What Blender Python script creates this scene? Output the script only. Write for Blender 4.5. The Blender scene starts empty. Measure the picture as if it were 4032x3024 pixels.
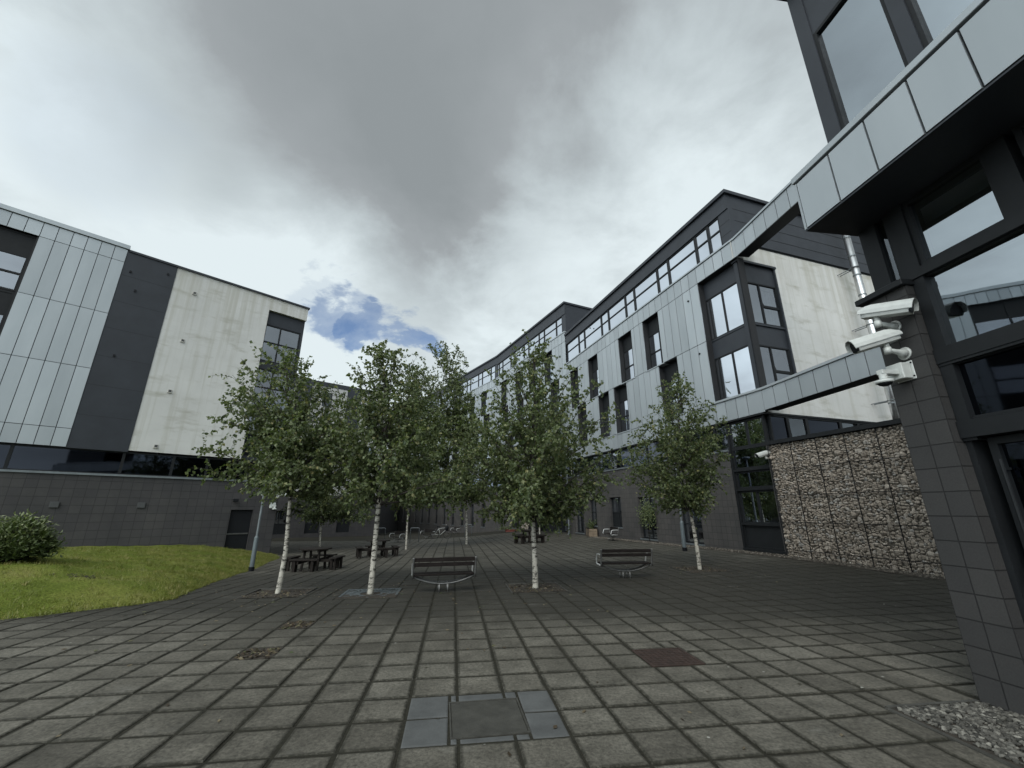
import bpy, bmesh, math, random
from mathutils import Vector, Matrix
random.seed(11)
R_ = random.Random(5)
PI = math.pi
rad = math.radians
S = bpy.context.scene
COL = S.collection

# ------------------------------------------------------------------ camera numbers and ground
F_PX, PITCH, EYE = 1622.6, rad(17.05), 1.73
CP, SP = math.cos(PITCH), math.sin(PITCH)

def ray(x, y):
    a, b = (x - 2016) / F_PX, (y - 1512) / F_PX
    return Vector((a, CP + b * SP, SP - b * CP))

def sm(t):
    t = min(1, max(0, t)); return t * t * (3 - 2 * t)

def tz(x, y):
    """height of the courtyard: level near the camera, falling gently to the far left"""
    z = min(.2, max(-.46, -.1 + .03 * x)) * sm((y - 7) / 11)
    z -= .02 * max(0, min(y, 90) - 24) * sm((2 - x) / 8)
    return z

def G(x, y, dz=0.0):
    """photo pixel -> point standing dz above the courtyard"""
    d = ray(x, y); z = 0
    for _ in range(30):
        t = (z + dz - EYE) / d.z
        p = d * t
        z = tz(p.x, p.y)
    return Vector((p.x, p.y, z))

def HZ(x, y, z):
    d = ray(x, y); t = (z - EYE) / d.z
    return Vector((d.x * t, d.y * t, z))

AL, AR, AP = rad(44.53), rad(-18.11), rad(-7.73)
AE = AR + PI / 2
def dirv(az): return Vector((math.sin(az), math.cos(az), 0))

# ------------------------------------------------------------------ materials
def new_mat(name):
    m = bpy.data.materials.new(name); m.use_nodes = True
    nt = m.node_tree
    b = nt.nodes['Principled BSDF']
    return m, nt, b

def lnk(nt, a, b): nt.links.new(a, b)

def ramp(nt, fac, stops):
    r = nt.nodes.new('ShaderNodeValToRGB')
    while len(r.color_ramp.elements) < len(stops): r.color_ramp.elements.new(.5)
    for e, (p, c) in zip(r.color_ramp.elements, stops):
        e.position = p; e.color = (*c, 1) if len(c) == 3 else c
    lnk(nt, fac, r.inputs[0]); return r.outputs[0]

def coords(nt, kind='Object', scale=(1, 1, 1)):
    t = nt.nodes.new('ShaderNodeTexCoord'); m = nt.nodes.new('ShaderNodeMapping')
    m.inputs['Scale'].default_value = scale
    lnk(nt, t.outputs[kind], m.inputs[0]); return m.outputs[0]

def noise(nt, vec, scale, detail=5, rough=.55, dist=0):
    n = nt.nodes.new('ShaderNodeTexNoise')
    n.inputs['Scale'].default_value = scale; n.inputs['Detail'].default_value = detail
    n.inputs['Roughness'].default_value = rough; n.inputs['Distortion'].default_value = dist
    if vec is not None: lnk(nt, vec, n.inputs['Vector'])
    return n.outputs['Fac']

def mixc(nt, fac, a, b, mode='MIX'):
    m = nt.nodes.new('ShaderNodeMix'); m.data_type = 'RGBA'; m.blend_type = mode
    for s, v in ((m.inputs[0], fac), (m.inputs[6], a), (m.inputs[7], b)):
        if isinstance(v, (int, float)): s.default_value = v
        elif isinstance(v, tuple): s.default_value = (*v, 1)
        else: lnk(nt, v, s)
    return m.outputs[2]

def math_(nt, op, a, b=0, clamp=False):
    m = nt.nodes.new('ShaderNodeMath'); m.operation = op; m.use_clamp = clamp
    for s, v in ((m.inputs[0], a), (m.inputs[1], b)):
        if isinstance(v, (int, float)): s.default_value = v
        else: lnk(nt, v, s)
    return m.outputs[0]

def bump(nt, bsdf, h, strength=.3, dist=.02):
    b = nt.nodes.new('ShaderNodeBump'); b.inputs['Strength'].default_value = strength
    b.inputs['Distance'].default_value = dist
    lnk(nt, h, b.inputs['Height']); lnk(nt, b.outputs[0], bsdf.inputs['Normal'])

def simple(name, col, rough=.5, metal=0, var=.12, scale=3.0, bmp=0, spec=.5):
    m, nt, b = new_mat(name)
    v = coords(nt)
    n = noise(nt, v, scale, 6, .6)
    lo = tuple(c * (1 - var) for c in col); hi = tuple(min(1, c * (1 + var)) for c in col)
    lnk(nt, ramp(nt, n, [(.3, lo), (.7, hi)]), b.inputs['Base Color'])
    r = nt.nodes.new('ShaderNodeMapRange')
    r.inputs[3].default_value = max(.02, rough - .08); r.inputs[4].default_value = min(1, rough + .1)
    lnk(nt, noise(nt, v, scale * 2.7, 4), r.inputs[0]); lnk(nt, r.outputs[0], b.inputs['Roughness'])
    b.inputs['Metallic'].default_value = metal
    b.inputs['Specular IOR Level'].default_value = spec
    if bmp: bump(nt, b, noise(nt, v, scale * 12, 4), bmp, .01)
    return m

def attr(nt, name):
    a = nt.nodes.new('ShaderNodeAttribute'); a.attribute_name = name; return a

M = {}
M['silver'] = None
def mk_silver():
    m, nt, b = new_mat('silver_cladding')
    v = coords(nt)
    a = attr(nt, 'tint')
    n = noise(nt, coords(nt, scale=(1, 1, .25)), 1.3, 5)
    base = ramp(nt, n, [(.3, (.340, .372, .390)), (.7, (.390, .422, .440))])
    t = nt.nodes.new('ShaderNodeMapRange'); t.inputs[3].default_value = .88; t.inputs[4].default_value = 1.07
    lnk(nt, a.outputs['Fac'], t.inputs[0])
    c = nt.nodes.new('ShaderNodeCombineColor')
    for i in range(3): lnk(nt, t.outputs[0], c.inputs[i])
    lnk(nt, mixc(nt, 1.0, base, c.outputs[0], 'MULTIPLY'), b.inputs['Base Color'])
    b.inputs['Metallic'].default_value = .45; b.inputs['Roughness'].default_value = .45
    bump(nt, b, noise(nt, v, .9, 3), .12, .05)
    return m
M['silver'] = mk_silver()
M['dark_panel'] = simple('dark_grey_cladding', (.026, .030, .037), .5, 0, .14, 1.2, 0, .35)
M['frame'] = simple('window_frame_grey', (.012, .0135, .015), .55, 0, .15, 4, 0, .22)
M['backing'] = simple('cladding_backing', (.012, .013, .015), .8)
M['interior'] = simple('room_interior', (.10, .105, .11), .9, 0, .3, .7)
M['room_white'] = simple('room_plaster', (.42, .44, .45), .9, 0, .08, .7)
M['curtain'] = simple('net_curtain', (.5, .52, .52), .9, 0, .15, 6)
M['steel'] = simple('brushed_steel', (.62, .63, .63), .3, 1, .1, 8)
M['bright_steel'] = simple('polished_arm_steel', (.62, .63, .62), .4, .35, .1, 8)
M['dull_steel'] = simple('weathered_steel_tube', (.16, .16, .155), .4, .8, .25, 10)
M['galv'] = simple('galvanised_post', (.17, .19, .20), .5, .5, .15, 6)
M['post_blue'] = simple('grey_painted_post', (.115, .14, .15), .5, 0, .15, 6)
M['black'] = simple('black_metal', (.009, .010, .012), .55, 0, .12, 3, 0, .2)
M['rubber'] = simple('black_rubber', (.012, .012, .012), .8)
M['white_cam'] = simple('white_camera_housing', (.50, .52, .50), .4, 0, .08, 14)
M['wood_dark'] = simple('dark_stained_wood', (.016, .013, .011), .75, 0, .35, 9, .3, .2)
M['wood_slat'] = simple('bench_slat_wood', (.014, .011, .010), .75, 0, .35, 11, .3, .15)
M['wood_planter'] = simple('weathered_planter_wood', (.17, .13, .09), .85, 0, .3, 7, .4)
M['concrete'] = simple('pale_concrete', (.28, .275, .25), .9, 0, .2, 3, .3)
M['soil'] = simple('dark_soil', (.035, .028, .02), .95, 0, .4, 14, .8)
M['rust'] = None
M['ventgrey'] = simple('vent_cover_grey', (.055, .058, .060), .7)
M['ventpale'] = simple('vent_cover_pale', (.42, .41, .37), .7)

def mk_tile(name, bw, bh, c0, c1, mort):
    m, nt, b = new_mat(name)
    t = nt.nodes.new('ShaderNodeTexCoord'); s = nt.nodes.new('ShaderNodeSeparateXYZ')
    lnk(nt, t.outputs['Object'], s.inputs[0])
    c = nt.nodes.new('ShaderNodeCombineXYZ')
    lnk(nt, math_(nt, 'ADD', s.outputs[0], s.outputs[1]), c.inputs[0]); lnk(nt, s.outputs[2], c.inputs[1])
    br = nt.nodes.new('ShaderNodeTexBrick'); br.offset = 0.0; br.squash = 1
    br.inputs['Scale'].default_value = 1; br.inputs['Brick Width'].default_value = bw
    br.inputs['Row Height'].default_value = bh; br.inputs['Mortar Size'].default_value = .007
    br.inputs['Mortar Smooth'].default_value = .25; br.inputs['Bias'].default_value = 0
    br.inputs['Color1'].default_value = (*c0, 1); br.inputs['Color2'].default_value = (*c1, 1)
    br.inputs['Mortar'].default_value = (*mort, 1)
    wob = noise(nt, t.outputs['Object'], 6, 3)
    add = nt.nodes.new('ShaderNodeVectorMath'); add.operation = 'ADD'
    sc = nt.nodes.new('ShaderNodeVectorMath'); sc.operation = 'SCALE'; sc.inputs['Scale'].default_value = .006
    n3 = nt.nodes.new('ShaderNodeTexNoise'); n3.inputs['Scale'].default_value = 5
    lnk(nt, t.outputs['Object'], n3.inputs['Vector']); lnk(nt, n3.outputs['Color'], sc.inputs[0])
    lnk(nt, c.outputs[0], add.inputs[0]); lnk(nt, sc.outputs[0], add.inputs[1])
    lnk(nt, add.outputs[0], br.inputs['Vector'])
    n = noise(nt, t.outputs['Object'], .55, 6, .65)
    g = noise(nt, t.outputs['Object'], 60, 3)
    col = mixc(nt, 1.0, br.outputs['Color'], ramp(nt, n, [(.25, (.65, .66, .68)), (.75, (1.3, 1.25, 1.2))]), 'MULTIPLY')
    col = mixc(nt, .5, col, ramp(nt, g, [(.3, (.7, .7, .7)), (.7, (1.25, 1.25, 1.25))]), 'MULTIPLY')
    # pale lime streaks
    st = noise(nt, coords(nt, scale=(.8, .8, 2.2)), 1.4, 8, .7)
    mask = ramp(nt, st, [(.72, (0, 0, 0)), (.80, (.35, .35, .35))])
    col = mixc(nt, mask, col, (.16, .155, .14))
    lnk(nt, col, b.inputs['Base Color'])
    b.inputs['Roughness'].default_value = .75
    h = math_(nt, 'SUBTRACT', math_(nt, 'MULTIPLY', g, .15), br.outputs['Fac'])
    bump(nt, b, h, .7, .012)
    return m
M['tile'] = mk_tile('dark_block_tiles', .27, .268, (.060, .057, .055), (.047, .046, .045), (.016, .016, .016))
M['tile_left'] = mk_tile('dark_block_tiles_left', .34, .32, (.046, .045, .046), (.038, .037, .040), (.016, .016, .017))
M['tile_near'] = mk_tile('dark_block_tiles_near', .2235, .2395, (.037, .0365, .036), (.030, .030, .0305), (.008, .008, .008))

def mk_render():
    m, nt, b = new_mat('cream_render')
    v = coords(nt)
    n = noise(nt, v, .5, 6, .6)
    base = ramp(nt, n, [(.3, (.495, .495, .475)), (.7, (.60, .60, .58))])
    # mould stains: blotches drawn out sideways, thin runs downward
    a = noise(nt, coords(nt, scale=(1, 1, 3.4)), .75, 7, .62, .05)
    a2 = noise(nt, coords(nt, scale=(.35, .35, 1.3)), .9, 4, .6)
    k = ramp(nt, a, [(.52, (0, 0, 0)), (.70, (1, 1, 1))])
    k2 = ramp(nt, a2, [(.36, (0, 0, 0)), (.58, (1, 1, 1))])
    st = mixc(nt, 1.0, k, k2, 'MULTIPLY')
    col = mixc(nt, mixc(nt, 1.0, st, (.72, .72, .72), 'MULTIPLY'), base, (.30, .29, .235))
    run = noise(nt, coords(nt, scale=(4, 4, .12)), 1.1, 6, .65)
    sz = nt.nodes.new('ShaderNodeSeparateXYZ'); lnk(nt, v, sz.inputs[0])
    top = nt.nodes.new('ShaderNodeMapRange'); top.inputs[1].default_value = 9.8; top.inputs[2].default_value = 13.3; top.inputs[3].default_value = .0; top.inputs[4].default_value = .13
    lnk(nt, sz.outputs[2], top.inputs[0]); run = math_(nt, 'ADD', run, top.outputs[0])
    rk = ramp(nt, run, [(.50, (0, 0, 0)), (.72, (.55, .55, .55))])
    col = mixc(nt, rk, col, (.36, .35, .29))
    lnk(nt, col, b.inputs['Base Color']); b.inputs['Roughness'].default_value = .9
    bump(nt, b, noise(nt, v, 40, 4), .25, .01)
    return m
M['render'] = mk_render()

def mk_glass(name, tint, refl, bias, rough=.015):
    m, nt, b = new_mat(name); nt.nodes.remove(b)
    out = nt.nodes['Material Output']
    tr = nt.nodes.new('ShaderNodeBsdfTransparent'); tr.inputs[0].default_value = (*tint, 1)
    gl = nt.nodes.new('ShaderNodeBsdfGlossy'); gl.inputs[0].default_value = (*refl, 1)
    gl.inputs['Roughness'].default_value = rough
    v = coords(nt)
    bp = nt.nodes.new('ShaderNodeBump'); bp.inputs['Strength'].default_value = .04; bp.inputs['Distance'].default_value = .02
    lnk(nt, noise(nt, v, 1.1, 2), bp.inputs['Height']); lnk(nt, bp.outputs[0], gl.inputs['Normal'])
    fr = nt.nodes.new('ShaderNodeFresnel'); fr.inputs[0].default_value = 1.5
    f = math_(nt, 'ADD', math_(nt, 'MULTIPLY', fr.outputs[0], 1.7), bias, True)
    mx = nt.nodes.new('ShaderNodeMixShader')
    lnk(nt, f, mx.inputs[0]); lnk(nt, tr.outputs[0], mx.inputs[1]); lnk(nt, gl.outputs[0], mx.inputs[2])
    lnk(nt, mx.outputs[0], out.inputs[0])
    return m
M['glass'] = mk_glass('window_glass', (.60, .65, .67), (.66, .72, .78), .10)
M['glass_coat'] = mk_glass('coated_window_glass', (.40, .44, .46), (.66, .70, .76), .34)
M['glass_near'] = mk_glass('near_window_glass', (.40, .45, .46), (.62, .68, .73), .48)
M['glass_dark'] = mk_glass('dark_spandrel_glass', (.08, .09, .11), (.34, .38, .47), .02, .03)

def mk_slab():
    m, nt, b = new_mat('concrete_paving_slabs')
    v = coords(nt)
    a = attr(nt, 'tint')
    base = ramp(nt, a.outputs['Fac'], [(0, (.085, .079, .069)), (.5, (.108, .101, .089)), (1, (.134, .126, .112))])
    big = noise(nt, v, .16, 6, .6, .4)
    base = mixc(nt, 1.0, base, ramp(nt, big, [(.34, (.62, .61, .58)), (.62, (1.10, 1.10, 1.07))]), 'MULTIPLY')
    mid = noise(nt, v, 2.6, 8, .7)
    base = mixc(nt, .85, base, ramp(nt, mid, [(.30, (.50, .50, .47)), (.70, (1.45, 1.45, 1.42))]), 'MULTIPLY')
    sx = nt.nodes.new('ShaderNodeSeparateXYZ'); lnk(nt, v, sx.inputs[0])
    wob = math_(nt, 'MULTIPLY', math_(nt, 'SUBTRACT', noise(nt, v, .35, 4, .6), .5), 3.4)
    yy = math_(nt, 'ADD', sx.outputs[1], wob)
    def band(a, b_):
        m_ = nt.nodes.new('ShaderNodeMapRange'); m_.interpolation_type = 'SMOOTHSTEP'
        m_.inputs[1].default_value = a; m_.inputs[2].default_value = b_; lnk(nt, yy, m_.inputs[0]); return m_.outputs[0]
    dark_band = math_(nt, 'MULTIPLY', band(6.3, 8.6), math_(nt, 'SUBTRACT', 1, math_(nt, 'MULTIPLY', band(13.5, 16.0), .45)))  # darkens slabs from mid courtyard on, easing partly farther off
    base = mixc(nt, math_(nt, 'MULTIPLY', dark_band, .86), base, (.026, .0245, .020))
    fine = noise(nt, v, 30, 7, .78)
    base = mixc(nt, .95, base, ramp(nt, fine, [(.33, (.42, .42, .41)), (.67, (1.65, 1.65, 1.63))]), 'MULTIPLY')
    scuff = noise(nt, coords(nt, scale=(1, 1.6, 1)), 1.1, 9, .75)
    base = mixc(nt, ramp(nt, scuff, [(.58, (0, 0, 0)), (.72, (.45, .45, .45))]), base, (.19, .185, .165))
    # moss along slab edges
    e = attr(nt, 'edge')
    ek = math_(nt, 'MULTIPLY', e.outputs['Fac'], ramp(nt, noise(nt, v, 16, 6, .75), [(.32, (.15, .15, .15)), (.56, (1, 1, 1))]))
    base = mixc(nt, ek, base, (.020, .019, .013))
    # specks of lichen and chewing gum
    vo = nt.nodes.new('ShaderNodeTexVoronoi'); vo.inputs['Scale'].default_value = 3.2; vo.inputs['Randomness'].default_value = 1
    lnk(nt, v, vo.inputs['Vector'])
    sp = math_(nt, 'LESS_THAN', vo.outputs['Distance'], .045)
    gate = math_(nt, 'GREATER_THAN', noise(nt, v, .9, 3), .55)
    base = mixc(nt, math_(nt, 'MULTIPLY', math_(nt, 'MULTIPLY', sp, gate), .6), base, (.42, .42, .38))
    lnk(nt, base, b.inputs['Base Color'])
    rr = nt.nodes.new('ShaderNodeMapRange'); rr.inputs[3].default_value = .55; rr.inputs[4].default_value = .95
    lnk(nt, mid, rr.inputs[0]); lnk(nt, rr.outputs[0], b.inputs['Roughness'])
    b.inputs['Specular IOR Level'].default_value = .3
    bump(nt, b, math_(nt, 'ADD', fine, math_(nt, 'MULTIPLY', mid, 1.2)), .55, .008)
    return m
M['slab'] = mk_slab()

def mk_ground():
    m, nt, b = new_mat('courtyard_ground')
    v = coords(nt)
    n = noise(nt, v, .2, 7, .65, .3); f = noise(nt, v, 40, 4, .7)
    c = ramp(nt, n, [(.3, (.016, .015, .011)), (.7, (.030, .028, .021))])
    c = mixc(nt, .8, c, ramp(nt, f, [(.3, (.5, .5, .5)), (.7, (1.5, 1.5, 1.4))]), 'MULTIPLY')
    lnk(nt, c, b.inputs['Base Color']); b.inputs['Roughness'].default_value = .95
    b.inputs['Specular IOR Level'].default_value = .2
    bump(nt, b, f, .5, .01)
    return m
M['ground'] = mk_ground()

def mk_lawn():
    m, nt, b = new_mat('lawn')
    v = coords(nt)
    n = noise(nt, v, .7, 7, .65, .5); f = noise(nt, v, 30, 5, .7)
    c = ramp(nt, n, [(.30, (.078, .102, .018)), (.48, (.118, .148, .028)), (.60, (.155, .168, .042)), (.74, (.19, .170, .070))])
    c = mixc(nt, .9, c, ramp(nt, f, [(.3, (.45, .45, .4)), (.7, (1.5, 1.5, 1.4))]), 'MULTIPLY')
    lnk(nt, c, b.inputs['Base Color']); b.inputs['Roughness'].default_value = .95
    b.inputs['Specular IOR Level'].default_value = .1
    bump(nt, b, f, .9, .03)
    return m
M['lawn'] = mk_lawn()

def mk_leaf(name, stops, trans=.3):
    m, nt, b = new_mat(name); nt.nodes.remove(b)
    out = nt.nodes['Material Output']
    a = attr(nt, 'tint')
    c = ramp(nt, a.outputs['Fac'], stops)
    p = nt.nodes.new('ShaderNodeBsdfPrincipled'); p.inputs['Roughness'].default_value = .45
    p.inputs['Specular IOR Level'].default_value = .35
    t = nt.nodes.new('ShaderNodeBsdfTranslucent')
    lnk(nt, c, p.inputs['Base Color'])
    lnk(nt, mixc(nt, 1.0, c, (1.3, 1.5, .6), 'MULTIPLY'), t.inputs[0])
    mx = nt.nodes.new('ShaderNodeMixShader'); mx.inputs[0].default_value = trans
    lnk(nt, p.outputs[0], mx.inputs[1]); lnk(nt, t.outputs[0], mx.inputs[2]); lnk(nt, mx.outputs[0], out.inputs[0])
    return m
M['leaf'] = mk_leaf('birch_leaves', [(0, (.040, .062, .026)), (.45, (.098, .124, .054)), (.85, (.148, .170, .078)), (1, (.24, .225, .10))])
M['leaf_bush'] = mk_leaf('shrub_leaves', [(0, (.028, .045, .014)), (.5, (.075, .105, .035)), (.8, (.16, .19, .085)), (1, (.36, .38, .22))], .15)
M['grass'] = mk_leaf('grass_blades', [(0, (.090, .108, .020)), (.5, (.155, .172, .036)), (1, (.29, .25, .10))], .25)
M['litter'] = mk_leaf('fallen_leaves', [(0, (.03, .022, .014)), (.5, (.075, .054, .032)), (.8, (.17, .14, .09)), (1, (.05, .07, .025))], .1)

def mk_bark():
    m, nt, b = new_mat('birch_bark')
    g = nt.nodes.new('ShaderNodeTexCoord')
    v = coords(nt, scale=(5, 5, 16))
    n = noise(nt, v, 1.1, 7, .7, .5)
    white = mixc(nt, noise(nt, coords(nt), 6, 4), (.33, .31, .26), (.52, .50, .44))
    lo = mixc(nt, ramp(nt, n, [(.50, (0, 0, 0)), (.58, (1, 1, 1))]), white, (.028, .024, .020))
    a = attr(nt, 'dark')
    brown = mixc(nt, ramp(nt, noise(nt, v, 1.6, 5, .7), [(.35, (0, 0, 0)), (.65, (1, 1, 1))]), (.022, .019, .016), (.060, .050, .042))
    c = mixc(nt, a.outputs['Fac'], lo, brown)
    lnk(nt, c, b.inputs['Base Color']); b.inputs['Roughness'].default_value = .8
    bump(nt, b, n, .5, .01)
    return m
M['bark'] = mk_bark()

def mk_stone(name, stops):
    m, nt, b = new_mat(name)
    a = attr(nt, 'tint'); v = coords(nt)
    c = ramp(nt, a.outputs['Fac'], stops)
    c = mixc(nt, .85, c, ramp(nt, noise(nt, v, 22, 6, .7), [(.3, (.55, .55, .55)), (.7, (1.4, 1.4, 1.4))]), 'MULTIPLY')
    lnk(nt, c, b.inputs['Base Color']); b.inputs['Roughness'].default_value = .9
    bump(nt, b, noise(nt, v, 30, 5, .7), .6, .015)
    return m
M['stone'] = mk_stone('gabion_stone', [(0, (.22, .188, .152)), (.5, (.325, .28, .23)), (.8, (.40, .35, .295)), (1, (.31, .30, .28))])
M['border_stone'] = mk_stone('border_stones', [(0, (.035, .03, .024)), (.5, (.075, .065, .052)), (.85, (.13, .115, .095)), (1, (.20, .18, .15))])
M['pebble'] = mk_stone('gravel_pebbles', [(0, (.024, .024, .020)), (.5, (.078, .074, .064)), (.85, (.135, .13, .112)), (1, (.24, .23, .20))])

def mk_rust():
    m, nt, b = new_mat('rusty_iron')
    v = coords(nt)
    n = noise(nt, v, 9, 7, .7)
    lnk(nt, ramp(nt, n, [(.3, (.024, .017, .014)), (.55, (.048, .030, .024)), (.75, (.070, .047, .037))]), b.inputs['Base Color'])
    b.inputs['Roughness'].default_value = .8; b.inputs['Metallic'].default_value = .3
    bump(nt, b, n, .5, .01); return m
M['rust'] = mk_rust()
M['patch_slab'] = simple('blue_grey_slate_slab', (.074, .077, .076), .9, 0, .3, 3, .3)
M['cover_tray'] = simple('dull_steel_tray', (.062, .060, .052), .6, .3, .3, 6, .3)
M['grate_green'] = simple('weathered_tree_grate', (.085, .10, .105), .6, .3, .25, 9)
M['pale_panel'] = simple('pale_fibre_panels', (.40, .40, .39), .7, 0, .12, .8)
M['lamp_on'] = None
def mk_lamp():
    m, nt, b = new_mat('lit_ceiling_lamp')
    b.inputs['Emission Color'].default_value = (1, .86, .6, 1); b.inputs['Emission Strength'].default_value = 4
    return m
M['lamp_on'] = mk_lamp()
M['paper'] = simple('white_paper', (.7, .7, .68), .8)
M['red_paint'] = simple('faded_red_paint', (.16, .045, .035), .7)

# ------------------------------------------------------------------ mesh helper
class MB:
    def __init__(s): s.v = []; s.f = []; s.t = []; s.tint = None
    def quad(s, a, b, c, d, t=.5):
        n = len(s.v); s.v += [tuple(a), tuple(b), tuple(c), tuple(d)]; s.f.append((n, n + 1, n + 2, n + 3)); s.t.append(t)
    def tri(s, a, b, c, t=.5):
        n = len(s.v); s.v += [tuple(a), tuple(b), tuple(c)]; s.f.append((n, n + 1, n + 2)); s.t.append(t)
    def box(s, x0, x1, y0, y1, z0, z1, t=.5, m=None):
        if x0 > x1: x0, x1 = x1, x0
        if y0 > y1: y0, y1 = y1, y0
        if z0 > z1: z0, z1 = z1, z0
        p = [(x0, y0, z0), (x1, y0, z0), (x1, y1, z0), (x0, y1, z0), (x0, y0, z1), (x1, y0, z1), (x1, y1, z1), (x0, y1, z1)]
        if m is not None: p = [tuple(m @ Vector(q)) for q in p]
        n = len(s.v); s.v += p
        for q in ((0, 3, 2, 1), (4, 5, 6, 7), (0, 1, 5, 4), (1, 2, 6, 5), (2, 3, 7, 6), (3, 0, 4, 7)):
            s.f.append(tuple(n + i for i in q)); s.t.append(t)
    def tube(s, pts, rs, n=8, t=.5, cap=True):
        pts = [Vector(p) for p in pts]
        if not hasattr(rs, '__len__'): rs = [rs] * len(pts)
        base = len(s.v); up = None
        for i, p in enumerate(pts):
            d = (pts[min(i + 1, len(pts) - 1)] - pts[max(i - 1, 0)])
            if d.length < 1e-9: d = Vector((0, 0, 1))
            d.normalize()
            if up is None: up = d.orthogonal().normalized()
            else:
                up = up - d * up.dot(d)
                up = up.normalized() if up.length > 1e-6 else d.orthogonal().normalized()
            w = d.cross(up)
            for k in range(n):
                a = 2 * PI * k / n
                s.v.append(tuple(p + (up * math.cos(a) + w * math.sin(a)) * rs[i]))
        for i in range(len(pts) - 1):
            for k in range(n):
                a = base + i * n; b = a + n; k2 = (k + 1) % n
                s.f.append((a + k, a + k2, b + k2, b + k)); s.t.append(t)
        if cap:
            s.f.append(tuple(base + k for k in range(n))[::-1]); s.t.append(t)
            e = base + (len(pts) - 1) * n
            s.f.append(tuple(e + k for k in range(n))); s.t.append(t)
    def disc(s, c, nrm, r, n=16, t=.5, th=.01):
        c = Vector(c); nrm = Vector(nrm).normalized()
        s.tube([c - nrm * th / 2, c + nrm * th / 2], r, n, t)
    def ring(s, c, nrm, r, rt, n=24, m=6, t=.5):
        c = Vector(c); nrm = Vector(nrm).normalized(); u = nrm.orthogonal().normalized(); w = nrm.cross(u)
        base = len(s.v)
        for i in range(n):
            a = 2 * PI * i / n; d = u * math.cos(a) + w * math.sin(a)
            for j in range(m):
                b = 2 * PI * j / m
                s.v.append(tuple(c + d * (r + rt * math.cos(b)) + nrm * rt * math.sin(b)))
        for i in range(n):
            for j in range(m):
                i2, j2 = (i + 1) % n, (j + 1) % m
                s.f.append((base + i * m + j, base + i2 * m + j, base + i2 * m + j2, base + i * m + j2)); s.t.append(t)
    def build(s, name, mat, parent=None, smooth=False, bevel=0, extra=None):
        me = bpy.data.meshes.new(name); me.from_pydata(s.v, [], s.f); me.update()
        at = me.attributes.new('tint', 'FLOAT', 'FACE'); at.data.foreach_set('value', s.t)
        if extra:
            for nm, vals in extra.items():
                a2 = me.attributes.new(nm, 'FLOAT', 'POINT'); a2.data.foreach_set('value', vals)
        if smooth:
            me.polygons.foreach_set('use_smooth', [True] * len(me.polygons))
        me.materials.append(M[mat] if isinstance(mat, str) else mat)
        o = bpy.data.objects.new(name, me); COL.objects.link(o)
        if parent is not None: o.parent = parent
        if bevel:
            bv = o.modifiers.new('bevel', 'BEVEL'); bv.width = bevel; bv.segments = 1; bv.limit_method = 'ANGLE'
        return o

def tag(o, label=None, cat=None, group=None, kind=None):
    if label: o['label'] = label
    if cat: o['category'] = cat
    if group: o['group'] = group
    if kind: o['kind'] = kind
    return o

def empty(name, loc, rz=0, label=None, cat=None, group=None):
    o = bpy.data.objects.new(name, None); COL.objects.link(o)
    o.location = loc; o.rotation_euler = (0, 0, rz); o.empty_display_size = .3
    return tag(o, label, cat, group)

def copy_tree(o, parent=None):
    c = o.copy(); COL.objects.link(c)
    if parent is not None: c.parent = parent
    for ch in list(o.children): copy_tree(ch, c)
    return c

# ------------------------------------------------------------------ ground, paving
DP = dirv(AP); NP_ = Vector((math.cos(AP), -math.sin(AP), 0))
def pq(x, y): return x * NP_.x + y * NP_.y, x * DP.x + y * DP.y
def from_pq(p, q): return NP_.x * p + DP.x * q, NP_.y * p + DP.y * q

mb = MB()
xs = [-400, -200, -100, -60, -40, -32, -26, -22] + [-18 + .5 * i for i in range(65)] + [16, 20, 26, 34, 46, 60, 100, 200, 400]
ys = [-200, -60, -20, -6] + [0 + .5 * i for i in range(77)] + [40 + 2 * i for i in range(27)] + [120, 200, 500]
idx = {}
for i, x in enumerate(xs):
    for j, y in enumerate(ys):
        idx[i, j] = len(mb.v); mb.v.append((x, y, tz(x, y) - .008))
for i in range(len(xs) - 1):
    for j in range(len(ys) - 1):
        mb.f.append((idx[i, j], idx[i + 1, j], idx[i + 1, j + 1], idx[i, j + 1])); mb.t.append(.5)
g = mb.build('ground', 'ground'); tag(g, kind='structure')

SL = .453
# a joint crossing seen in the photograph fixes the grid
P0, Q0 = .109, 4.795
def cell_of(x, y):
    p, q = pq(x, y); return math.floor((p - P0) / SL), math.floor((q - Q0) / SL)

skip = set()
def skip_quad(pix, grow=0.0):
    pts = [pq(*HZ(a, b, 0).xy) for a, b in pix]
    p0, p1 = min(t[0] for t in pts) - grow, max(t[0] for t in pts) + grow
    q0, q1 = min(t[1] for t in pts) - grow, max(t[1] for t in pts) + grow
    return p0, p1, q0, q1

mid_a = HZ(1178, 2461, 0); mid_b = HZ(1016, 2570, 0)     # two missing slabs
rusty = HZ(2625, 2585, 0)
cellA, cellB = cell_of(*mid_a.xy), cell_of(*mid_b.xy)
def snap(c): return (P0 + c[0] * SL, P0 + (c[0] + 1) * SL, Q0 + c[1] * SL, Q0 + (c[1] + 1) * SL)
holes = [snap(cellA), snap(cellB)]
p_, q_ = pq(*rusty.xy); rust_rect = (p_ - .33, p_ + .33, q_ - .30, q_ + .30)
frect = (.036, .690, 3.985, 4.640)
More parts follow.
